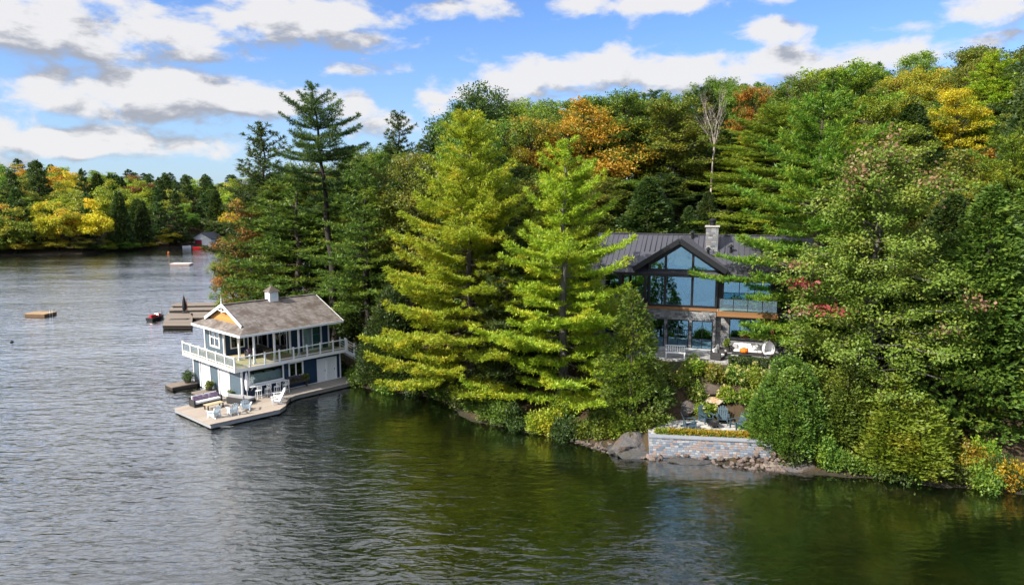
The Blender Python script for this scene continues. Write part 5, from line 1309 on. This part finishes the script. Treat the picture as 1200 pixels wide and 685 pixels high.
proto('pine_two', white_pine(20, 2, 4.4, prof_cone, step=.9, per=5, needle=.44, nwid=.08, ntuft=12, sec=.40, tr=.28, up=.14, ragged=.45), BARK)
proto('slim_hemlock', dense_conifer(11, 3.2, prof_cone, n=7000, size=.36, wid=.10, lump=.6), BARK)
proto('hemlock', dense_conifer(18, 4.2, prof_cone, n=13000, size=.42, wid=.17, lump=.5), BARKD)
proto('round_cedar', spire_cedar(8.3, 2.7, 20, 2200), BARK)
proto('tall_cedar', spire_cedar(8, 2.5, 13, 2900, size=.28, wid=.12), BARK)
proto('tip_maple', upright_tree(20, 2.6, 6.2, prof_ovate, 120, leaf=.19, nleaf=72, per=2.3), BARKG)
proto('maple_one', broadleaf(17, 3.5, 5.2, lobes=14, clumps=300, leaf=.23, nleaf=90, flat=.75, csize=(.6, 1.2)), BARK)
proto('maple_two', upright_tree(18, 3.5, 5.0, prof_oval, 80, leaf=.24, nleaf=56, per=1.9), BARK)
proto('maple_three', broadleaf(16, 2.5, 5.0, lobes=18, clumps=320, leaf=.22, nleaf=80, csize=(.5, 1.0), flat=.7), BARK)
proto('birch', upright_tree(18, 4, 3.8, prof_oval, 70, leaf=.22, nleaf=50, tr=.18, rise=(.6, 1.0), per=2.1), BARKG)
proto('shore_maple', upright_tree(13, 1.0, 5.0, prof_oval, 80, leaf=.21, nleaf=50, per=2.0), BARK)
tm = bare_tree(22, 1.0, .22, 5)

TP = {}
hero('old_pine', 'white_pine', 'tallest pine with a long bare dark trunk behind the boathouse', 'pine tree', 384, 79, 93, 102, 'pine_dark', rz=0)
hero('pine_one', 'white_pine', 'dark pine standing left of the tallest bare trunked pine', 'pine tree', 306, 93, 141, 104, 'pine_dark', 1.0)
hero('pine_two', 'white_pine', 'green pine filling the space behind the boathouse roof', 'pine tree', 345, 84, 192, 120, 'pine_green', 2.0)
hero('pine_two', 'white_pine', 'green pine between the tallest pine and the red leaved maple', 'pine tree', 318, 88, 206, 110, 'pine_green', 4.0)
hero('pine_one', 'white_pine', 'green pine right of the long bare trunk', 'pine tree', 408, 86, 176, 96, 'pine_green', 3.1)
hero('pine_one', 'white_pine', 'dark pine on the skyline between the tallest pine and the golden pine', 'pine tree', 466, 104, 128, 70, 'pine_dark', .4)
hero('shore_maple', 'red_maple', 'red leaved maple at the left tip of the shore behind the boathouse', 'maple tree', 296, 92, 232, 86, 'red', .3)
hero('shore_maple', 'green_maple', 'yellow green maple reaching over the old docks at the left tip', 'maple tree', 270, 95, 272, 48, 'lime', 2.3)
hero('hemlock', 'hemlock', 'dark hemlock in the shade right of the long bare trunk', 'hemlock tree', 428, 77, 262, 70, 'hemlock', 1.2)
hero('maple_two', 'maple', 'olive broadleaf tree between the bare trunk and the golden pine', 'tree', 452, 82, 190, 80, 'olive', 1.2)
hero('gold_pine', 'white_pine', 'broad golden green pine nearest the right end of the boathouse', 'pine tree', 549, 61.5, 127, 176, 'pine_gold', .5)
hero('lime_pine', 'white_pine', 'bright yellow green pine just left of the lake house', 'pine tree', 662, 55.5, 157, 172, 'pine_lime', 1.0)
hero('slim_hemlock', 'hemlock', 'slim feathery hemlock in front of the left part of the house', 'hemlock tree', 742, 51.5, 334, 82, 'hemlock_y', .5)
hero('layer_pine', 'white_pine', 'green pine with layered limbs reaching across the right end of the house', 'pine tree', 966, 56.5, 100, 176, 'pine_soft', 2.1)
hero('tip_maple', 'maple', 'green maple with reddening tips right of the house, its grey trunk showing', 'maple tree', 1036, 48.5, 166, 184, 'maple', .0)
hero('round_cedar', 'cedar', 'rounded green cedar at the right end of the retaining wall', 'cedar tree', 926, 47.3, 412, 78, 'cedar', 0)
hero('tall_cedar', 'cedar', 'yellow green cedar overhanging the water below the maple', 'cedar tree', 1061, 45.2, 432, 98, 'cedar_y', 1)
hero('hemlock', 'hemlock', 'green hemlock at the right edge of the photo behind the yellow shrubs', 'hemlock tree', 1166, 48, 214, 150, 'pine_green', 3)
hero('layer_pine', 'white_pine', 'green pine at the upper right edge of the photo', 'pine tree', 1190, 56, 150, 150, 'pine_soft', 1)
hero('maple_three', 'maple', 'green broadleaf tree filling the shade between the reddening maple and the right edge', 'maple tree', 1112, 50.5, 268, 150, 'green', 1.4)
hero('maple_one', 'maple', 'dark green broadleaf tree just behind the yellow green cedar', 'maple tree', 1085, 52, 330, 120, 'dark', 2.2)
hero('maple_three', 'maple', 'green broadleaf tree behind the left side of the reddening maple', 'maple tree', 988, 53, 330, 96, 'green', 3.3)
hero('hemlock', 'hemlock', 'dark hemlock between the maple and the right edge, further back', 'hemlock tree', 1118, 55, 225, 120, 'hemlock', 5)
hero('round_cedar', 'cedar', 'dark cedar bush at the shore just right of the boathouse boardwalk', 'cedar tree', 456, 66.0, 330, 58, 'hemlock', 2)
hero('tall_cedar', 'cedar', 'green cedar in the dark gap between the two cedars right of the wall', 'cedar tree', 985, 47.5, 408, 80, 'cedar', 4)
hero('layer_pine', 'white_pine', 'large bright green pine behind the right end of the house roof', 'pine tree', 912, 79, 118, 140, 'pine_soft', 4.0)
hero('maple_three', 'maple', 'broad orange and gold maple on the hill behind the bright pine', 'maple tree', 684, 88, 112, 126, 'orange', .8)
hero('maple_one', 'tree', 'dark green broadleaf tree on the skyline above the golden pine', 'tree', 567, 98, 95, 104, 'dark', .3)
hero('maple_two', 'tree', 'olive gold broadleaf tree behind the golden pine, left of the orange maple', 'tree', 622, 84, 132, 70, 'gold', 2.0)
hero('maple_two', 'maple', 'small orange red tree top right of the bare grey tree', 'maple tree', 884, 100, 98, 46, 'orange', 1.7)
hero('birch', 'birch', 'bright yellow birch high on the right hillside', 'birch tree', 1123, 84, 100, 62, 'yellow', 1.0)
hero('maple_one', 'maple', 'golden leaved tree on the right skyline above the yellow birch', 'maple tree', 1080, 104, 76, 74, 'gold', 1.9)
# the bare tree, crownless
q = at_depth(838, 92, 84); z = ground(q[0], 84)
t = thing('bare_tree', 'bare leafless grey tree behind the house chimney', 'tree', (q[0], 84, z - .2))
mb = tm; zz = max(v[2] for v in mb.v); s_ = (q[2] - z) / zz; t.scale = (s_, s_, s_)
build('branches', mb, plain('grey_twigs', (.36, .31, .27), .9), t, smooth=True)
BARE = (q[0], 84.0)
# reddening sprays of the maple: leaf clusters of their own colour at the crown's tips
mt = [o for o in TREES if 'reddening tips' in o[0]['label']][0][0]
_, cm_, h_, w_ = PROTO['tip_maple']
co = np.empty(len(cm_.vertices) * 3, np.float32); cm_.vertices.foreach_get('co', co); co = co.reshape(-1, 4, 3)
def tips(name, sel, tone, n, ext, leaf=.26, up=.15):
    pts = co[sel][:, 0]; pts = pts[rng.choice(len(pts), n)]
    P = np.repeat(pts, 70, 0) + rng.normal(0, 1, (n * 70, 3)) * np.array(ext) + np.array([0, 0, up])
    D = unit(rsph(len(P)) + np.array([0, 0, .4])); N = unit(rsph(len(P)) * .7 + np.array([0, 0, .7]))
    V, Fq = leaf_quads(P, D, N, leaf * rng.uniform(.6, 1.3, len(P)), leaf * .7 * np.ones(len(P))); link(name, mesh_np(name, V, Fq), FM[tone], mt)
c0 = co[:, 0]; r0 = np.hypot(c0[:, 0], c0[:, 1])
tips('reddening_leaves', (c0[:, 2] > h_ * .82), 'pink', 19, (.32, .32, .55), up=.4)
tips('reddening_leaves', (c0[:, 2] > h_ * .35) & (c0[:, 2] < h_ * .8) & (r0 > w_ * .72) & (c0[:, 1] < 0), 'pink', 9, (.38, .38, .18))
tips('crimson_leaves', (c0[:, 2] > h_ * .38) & (c0[:, 2] < h_ * .55) & (c0[:, 0] < -w_ * .8), 'crimson', 2, (.4, .4, .14))

# ---- forest of the near hillside
SKY_X = [200, 430, 465, 500, 530, 620, 690, 740, 800, 850, 900, 960, 1000, 1080, 1130, 1200, 1400]
SKY_Y = [210, 166, 160, 142, 116, 112, 106, 98, 98, 86, 90, 70, 70, 54, 46, 46, 46]
rng = np.random.default_rng(21)
cand = []
tries = 0
taken = [(t_[1], t_[2]) for t_ in TREES] + [BARE]
while tries < 9000:
    tries += 1
    x, y = rng.uniform(-42, 92), rng.uniform(50, 128)
    d_ = sdist(np.array([x]), np.array([y]), NEAR)[0]
    if d_ < 2.5: continue
    c, s = math.cos(HYAW), math.sin(HYAW); lx = (x - HO[0]) * c + (y - HO[1]) * s; ly = -(x - HO[0]) * s + (y - HO[1]) * c
    if -12 < lx < 14 and -13 < ly < 14: continue
    px, py = proj((x, y, ground(x, y) + 9))
    if px < 225 or px > 1400: continue
    if y < 63 and 660 < px < 1000: continue
    if y < 84 and abs(px - 838) < 40: continue
    # boathouse and its surroundings stay clear
    c, s = math.cos(BYAW), math.sin(BYAW); bx_, by_ = (x - BO[0]) * c + (y - BO[1]) * s, -(x - BO[0]) * s + (y - BO[1]) * c
    if bx_ < 14 and -6 < by_ < 14: continue
    gap = 4.4 if y < 85 else 5.4
    if all((x - a) ** 2 + (y - b) ** 2 > gap * gap for a, b in taken): taken.append((x, y)); cand.append((x, y))
cand.sort(key=lambda p: p[1])
buf = np.full(1600, 700.0)
WORDS = dict(green='green', dark='dark green', olive='olive', lime='yellow green', gold='golden', orange='orange', yellow='bright yellow', pine_green='green', pine_dark='dark green', hemlock='dark', pine_gold='golden green', red='red')
MARKS = [('the tallest pine', 374, 150), ('the dark skyline pine', 466, 150), ('the broad golden pine', 549, 200), ('the dark skyline broadleaf', 567, 105), ('the orange gold maple', 690, 150), ('the bright lime pine', 668, 220),
         ('the house ridge', 770, 268), ('the bare grey tree', 838, 150), ('the orange red tree top', 884, 110), ('the bright roof pine', 905, 170), ('the layered pine', 946, 200), ('the reddening maple', 1030, 200), ('the bright yellow birch', 1123, 130),
         ('the golden skyline tree', 1080, 85), ('the upper right pine', 1190, 170), ('the right edge hemlock', 1166, 260), ('the red leaved maple', 290, 270), ('the cedar under the maple', 1061, 500)]
used_labels = {}
def where(px, py):
    nm, mx, my = min(MARKS, key=lambda m_: (m_[1] - px) ** 2 + 1.6 * (m_[2] - py) ** 2)
    dx, dy = px - mx, py - my
    if abs(dx) > 2.2 * abs(dy): d_ = 'right of' if dx > 0 else 'left of'
    elif abs(dy) > 2.2 * abs(dx): d_ = 'below' if dy > 0 else 'above'
    else: d_ = ('lower ' if dy > 0 else 'upper ') + ('right of' if dx > 0 else 'left of')
    gap_ = math.hypot(dx, dy); how = 'just ' if gap_ < 28 else '' if gap_ < 65 else 'some way ' if gap_ < 110 else 'well '
    return how + d_ + ' ' + nm
def unique_label(base, px, py, group):
    """label with a landmark; a clash is settled by what the tree stands behind, then shared within its group"""
    lb = f'{base} {where(px, py)}'
    for extra in ('', ', further up the slope', ', highest up the slope'):
        if lb + extra not in used_labels and len((lb + extra).split()) <= 16: used_labels[lb + extra] = 1; return lb + extra
    return ' '.join(lb.split()[:16])
nfill = 0; w_HALF = 3.0
HEROES = [(684, 88, 112, 205, 52), (567, 98, 95, 128, 40), (884, 100, 98, 150, 20), (1123, 84, 100, 170, 26), (1080, 104, 76, 110, 30), (838, 84, 92, 262, 34), (912, 79, 118, 250, 58), (466, 104, 128, 175, 24), (946, 56, 118, 300, 70), (1030, 49, 168, 400, 90), (622, 84, 132, 180, 25)]
for x, y in cand:
    g = ground(x, y); px, _ = proj((x, y, g + 9)); lim = np.interp(px, SKY_X, SKY_Y) + abs(rng.normal(0, 9))
    u = rng.uniform()
    right = px > 960
    if y < 70:
        kind = rng.choice(['hemlock', 'pine_two', 'maple_three', 'birch'], p=[.4, .25, .2, .15])
    else:
        kind = rng.choice(['maple_one', 'maple_two', 'maple_three', 'birch', 'pine_one', 'pine_two', 'hemlock'], p=[.24, .18, .2, .1, .11, .1, .07])
    if 735 < px < 870 and y > 70: kind = rng.choice(['maple_one', 'maple_two', 'maple_three', 'pine_one', 'hemlock'], p=[.08, .1, .07, .3, .45])
    if kind in ('pine_one', 'pine_two'): tone = rng.choice(['pine_green', 'pine_dark', 'pine_gold'], p=[.5, .5, 0] if 690 < px < 860 else [.5, .25, .25])
    elif kind == 'hemlock': tone = 'hemlock'
    elif px < 600: tone = rng.choice(['green', 'dark', 'olive', 'lime'], p=[.4, .2, .3, .1])
    elif 690 < px < 860: tone = rng.choice(['green', 'dark', 'olive', 'gold'], p=[.4, .5, .1, 0])
    else: tone = rng.choice(['green', 'dark', 'olive', 'lime', 'gold', 'orange', 'yellow'], p=[.33, .2, .22, .16, .05, .02, .02])
    H_ = rng.uniform(16, 25) if y > 66 else rng.uniform(10, 15)
    top = at_depth(px, lim, y)[2]; H_ = min(H_, top - g)
    if H_ < 6: continue
    w_ = {'maple_one': 9.5, 'maple_two': 8.8, 'maple_three': 9.5, 'birch': 7.2, 'pine_one': 8.6, 'pine_two': 8.4, 'hemlock': 7.4}[kind] * rng.uniform(.85, 1.15) * min(1, H_ / 14)
    for (hx, hy, htop, hmid, hw_) in HEROES:
        if hy > y and abs(px - hx) < hw_ + w_HALF * F / y: H_ = min(H_, at_depth(px, hmid, y)[2] - g)
    H_ = max(H_, 7.5) if 640 < px < 960 else H_
    if H_ < 6: continue
    _, ty = proj((x, y, g + H_)); _, ty2 = proj((x, y, g + H_ * .72)); hw = w_ * .3 / y * F
    i0, i1 = int(max(0, px - hw)), int(max(1, min(1599, px + hw)))
    deep_ok = 600 < px < 1000 and y < 112
    if i1 <= i0 or (np.median(buf[i0:i1]) < ty + 3 and not deep_ok): continue
    buf[i0:i1] = np.minimum(buf[i0:i1], ty2)
    nm = {'pine_one': 'white_pine', 'pine_two': 'white_pine', 'hemlock': 'hemlock', 'birch': 'birch'}.get(kind, 'broadleaf_tree')
    word = {'white_pine': 'pine', 'hemlock': 'hemlock', 'birch': 'slender broadleaf tree', 'broadleaf_tree': 'broadleaf tree'}[nm]
    size = 'tall ' if H_ > 18.5 else 'small ' if H_ < 11 else ''
    lb = unique_label(f'{size}{WORDS[tone]} {word}', px, (ty + ty2) / 2, 'hill')
    place_tree(kind, nm, lb, 'pine tree' if nm == 'white_pine' else 'hemlock tree' if nm == 'hemlock' else 'tree', x, y, H_, w_, tone, group='trees on the wooded hillside'); nfill += 1

for i, lx in enumerate(np.arange(-9, 13, 2.6)):
    wx_, wy_ = house_w(lx + rng.uniform(-.6, .6), 15.2 + rng.uniform(-.8, 1.6)); H_ = rng.uniform(5.0, 7.5); px, py = proj((wx_, wy_, ground(wx_, wy_) + H_ * .6))
    place_tree('hemlock', 'hemlock', unique_label('young dark hemlock behind the roof', px, py, ''), 'hemlock tree', wx_, wy_, H_, H_ * .62, rng.choice(['hemlock', 'pine_dark']), group='young hemlocks behind the house')

# ---- bushes and saplings along the near shore
for (px_, py_, r_, h_, tone, n_, lb) in ((1138, 556, 1.3, 2.4, 'gold', 1500, 'yellowing sapling at the water left of the right edge'), (1180, 566, 1.3, 1.9, 'yellow', 1500, 'bright yellow bush at the water by the right edge'), (1150, 545, 1.2, 2.2, 'lime', 1300, 'yellow green bush behind the yellowing sapling'),
        (1032, 554, .9, .8, 'gold', 800, 'low golden bush under the yellow green cedar'), (640, 503, 1.6, 2.0, 'pine_gold', 1700, 'golden green bush under the bright yellow green pine'), (574, 487, 1.6, 2.4, 'green', 1700, 'dark green bush at the shore between the two big pines'), (600, 495, 1.4, 2.0, 'dark', 1500, 'dark bush overhanging the water left of the bright pine'),
        (545, 474, 1.7, 2.6, 'dark', 1700, 'dark bush at the shore under the golden pine'), (515, 461, 1.6, 2.2, 'green', 1500, 'green bush at the shore under the left limbs of the golden pine'), (480, 455, 1.5, 2.6, 'dark', 1500, 'dark bush between the cedar bush and the golden pine'), (702, 508, 1.3, 2.2, 'green', 1500, 'green bush at the shore left of the slim hemlock'),
        (727, 508, 1.3, 1.8, 'lime', 1400, 'yellow green bush behind the granite outcrop'), (760, 500, 1.0, 1.3, 'olive', 1200, 'olive bush between the slim hemlock and the terrace'), (428, 447, 1.0, 1.5, 'green', 1300, 'green bush at the landing of the boathouse stair'), (968, 545, 1.2, 2.0, 'green', 1400, 'green bush between the round cedar and the yellow cedar'),
        (1100, 552, 1.2, 1.8, 'dark', 1200, 'dark bush in deep shade right of the yellow cedar'), (940, 440, 1.5, 3.4, 'dark', 1700, 'dark shrub in shade at the right corner of the patio'), (690, 470, 1.6, 2.6, 'green', 1600, 'green shrub between the bright pine and the slim hemlock'), (660, 488, 1.5, 2.2, 'lime', 1500, 'yellow green shrub at the foot of the bright pine')):
    p = on_ground(px_, py_); leafy('bush', lb, 'bush', (p[0], p[1], max(p[2], .05) - .1), r_, h_, n_ * 2, .2, tone)
p = on_ground(569, 492); leafy('bush', 'tiny red leaved bush at the water between the two big pines', 'bush', (p[0], p[1], .1), .45, .5, 300, .14, 'crimson')

MARKS = [('the boathouse stair', 410, 436), ('the round dark cedar bush', 447, 452), ('the golden pine', 520, 462), ('the bright lime pine', 630, 505), ('the slim hemlock', 720, 515), ('the round cedar', 926, 545), ('the yellow green cedar', 1061, 562), ('the yellow sapling', 1138, 566), ('the red leaved maple', 296, 360)]
RIM = [q for q in NEAR[1:24]]
k = 0
for (ax, ay), (bx, by) in zip(NEAR[2:19], NEAR[3:20]):
    n_ = max(1, int(math.hypot(bx - ax, by - ay) / 1.5))
    for i in range(n_):
        q = (i + rng.uniform(.2, .8)) / n_; x = ax + (bx - ax) * q; y = ay + (by - ay) * q
        nx_v, ny_v = -(by - ay), (bx - ax); l_ = math.hypot(nx_v, ny_v); inn = rng.uniform(.1, .9)
        x, y = x - nx_v / l_ * -inn * (1 if sdist(np.array([x + nx_v / l_]), np.array([y + ny_v / l_]), NEAR)[0] > 0 else -1), y + ny_v / l_ * inn * (1 if sdist(np.array([x + nx_v / l_]), np.array([y + ny_v / l_]), NEAR)[0] > 0 else -1)
        px_, py_ = proj((x, y, .5))
        if 695 < px_ < 905 or px_ > 1260 or px_ < 300: continue
        tone = rng.choice(['dark', 'green', 'hemlock', 'lime'], p=[.4, .3, .2, .1]); r_ = rng.uniform(.9, 1.5)
        leafy('shore_bush', unique_label(f"{'low ' if r_ < 1.1 else ''}{ {'lime': 'yellow green', 'hemlock': 'dark green', 'dark': 'dark', 'green': 'green'}[tone]} bush overhanging the waterline", px_, py_, 'x'), 'bush', (x, y, ground(x, y) - .1), r_, r_ * rng.uniform(1.0, 1.6), 2400, .2, tone, group='bushes along the shoreline'); k += 1

# ---- far shore
def far_proto(key, gen): proto(key, gen, BARKD)
far_proto('far_maple', broadleaf(15, 1.5, 5.0, lobes=9, clumps=90, leaf=.55, nleaf=70, csize=(1.1, 1.9), limb=False))
far_proto('far_oak', broadleaf(15, 1.5, 5.4, lobes=12, clumps=110, leaf=.5, nleaf=66, csize=(.9, 1.6), limb=False))
far_proto('far_pine', white_pine(18, 2, 4.0, prof_cone, step=1.3, per=5, needle=1.0, nwid=.36, ntuft=5, sec=.9, tr=.3, ragged=.4))
far_proto('far_hemlock', dense_conifer(17, 3.8, prof_cone, n=2600, size=.95, wid=.45, lump=.4))
rng = np.random.default_rng(5)
fc = []; tries = 0
while tries < 5500:
    tries += 1
    x, y = rng.uniform(-240, -55), rng.uniform(196, 385)
    d_ = sdist(np.array([x]), np.array([y]), FAR)[0]
    if d_ < 1.5 or d_ > 118: continue
    px, _ = proj((x, y, 8))
    if px < -130 or px > 330: continue
    gap = 6.0 if d_ < 22 else 8.2
    if math.hypot(x - at(231, 289.5)[0], y - 4 - at(231, 289.5)[1]) < 9: continue
    if all((x - a) ** 2 + (y - b) ** 2 > gap * gap for a, b, _ in fc): fc.append((x, y, d_))
fc.sort(key=lambda p: p[2]); MARKS = [('the small far boathouse', 232, 282), ('the pale swim raft', 213, 300), ('the orange buoy', 197, 290), ('the far left shore corner', 0, 290), ('the lone brown swim raft', 48, 330), ('the old docks', 205, 340), ('the red leaved maple', 262, 250), ('the dark buoy', 14, 330)]
buf = np.full(1600, 700.0)
def far_brush():
    i = 0
    for (ax, ay), (bx, by) in zip(FAR[2:9], FAR[3:10]):
        n_ = int(math.hypot(bx - ax, by - ay) / 4.5)
        for k_ in range(n_):
            q = (k_ + rng.uniform(.2, .8)) / n_; x, y = ax + (bx - ax) * q, ay + (by - ay) * q + rng.uniform(1.5, 3)
            px, py = proj((x, y, 1))
            if px < -120 or px > 300 or abs(px - 234) < 12: continue
            H_ = rng.uniform(3.5, 7); tone = rng.choice(['green', 'dark', 'olive', 'lime', 'gold']); bl_ = far_label('', tone, 'bush', px, py, 0)
            place_tree(rng.choice(['far_maple', 'far_oak']), 'waterside_bush', bl_, 'bush', x, y, H_, H_ * rng.uniform(1.0, 1.5), tone, group='bushes along the far waterline', sink=.8)
FX = [-140, 0, 60, 110, 160, 200, 240, 330]; FY = [184, 188, 191, 198, 203, 206, 208, 206]
def far_label(size, tone, word, px, ty, d_):
    row = 'at the far waterline' if d_ < 9 else 'low on the far slope' if d_ < 30 else 'halfway up the far hill' if d_ < 70 else 'on the far skyline'
    nm = min((('the small far boathouse', 232), ('the pale swim raft', 212), ('the brown swim raft', 48), ('the orange buoy', 186), ('the dark buoy', 10), ('the red watercraft', 160), ('the red leaved maple', 285), ('the tallest pine', 335)), key=lambda m_: abs(m_[1] - px))
    rel = 'above' if abs(px - nm[1]) < 9 else 'left of' if px < nm[1] else 'right of'
    lb = f'{size}{WORDS[tone]} {word} {row}, {rel} {nm[0]}'
    for ex in ('', ', further up', ', highest up'):
        if lb + ex not in used_labels and len((lb + ex).split()) <= 16: used_labels[lb + ex] = 1; return lb + ex
    return lb
for x, y, d_ in fc:
    g = ground(x, y); px, _ = proj((x, y, g + 6))
    kind = rng.choice(['far_maple', 'far_oak', 'far_pine', 'far_hemlock'], p=[.36, .34, .16, .14] if d_ > 12 else [.28, .26, .2, .26])
    if px > 150 and d_ > 30 and rng.uniform() < .5: kind = 'far_pine'
    tone = {'far_pine': 'pine_dark', 'far_hemlock': 'hemlock'}.get(kind) or rng.choice(['green', 'dark', 'olive', 'lime', 'gold', 'orange', 'red', 'yellow'], p=[.18, .04, .24, .30, .12, .05, .03, .04])
    H_ = rng.uniform(12, 18) * (1.12 if 'pine' in kind or 'hem' in kind else 1)
    lim = at_depth(px, np.interp(px, FX, FY) + abs(rng.normal(0, 4)) - (6 if kind == 'far_pine' else 0), y)[2] - g
    H_ = min(H_, lim)
    if H_ < 6: continue
    w_ = rng.uniform(8.2, 11.5) * (1 if kind in ('far_maple', 'far_oak') else .72)
    _, ty = proj((x, y, g + H_)); _, ty2 = proj((x, y, g + H_ * .8)); hw = w_ * .3 / y * F; i0, i1 = max(0, int(px - hw) + 200), int(px + hw) + 201
    if np.median(buf[i0:i1]) < ty + 1: continue
    buf[i0:i1] = np.minimum(buf[i0:i1], ty2)
    nm = {'far_pine': 'pine_tree', 'far_hemlock': 'hemlock'}.get(kind, 'broadleaf_tree'); word = {'far_pine': 'pine', 'far_hemlock': 'hemlock'}.get(kind, 'broadleaf tree')
    place_tree(kind, nm, tone=('far_' + tone if 'far_' + tone in FM else tone), label=far_label('tall ' if H_ > 16 else 'low ' if H_ < 10 else '', tone, word, px, ty, d_), cat='tree', x=x, y=y, height=H_, width=w_, group='trees on the far shore')
far_brush()
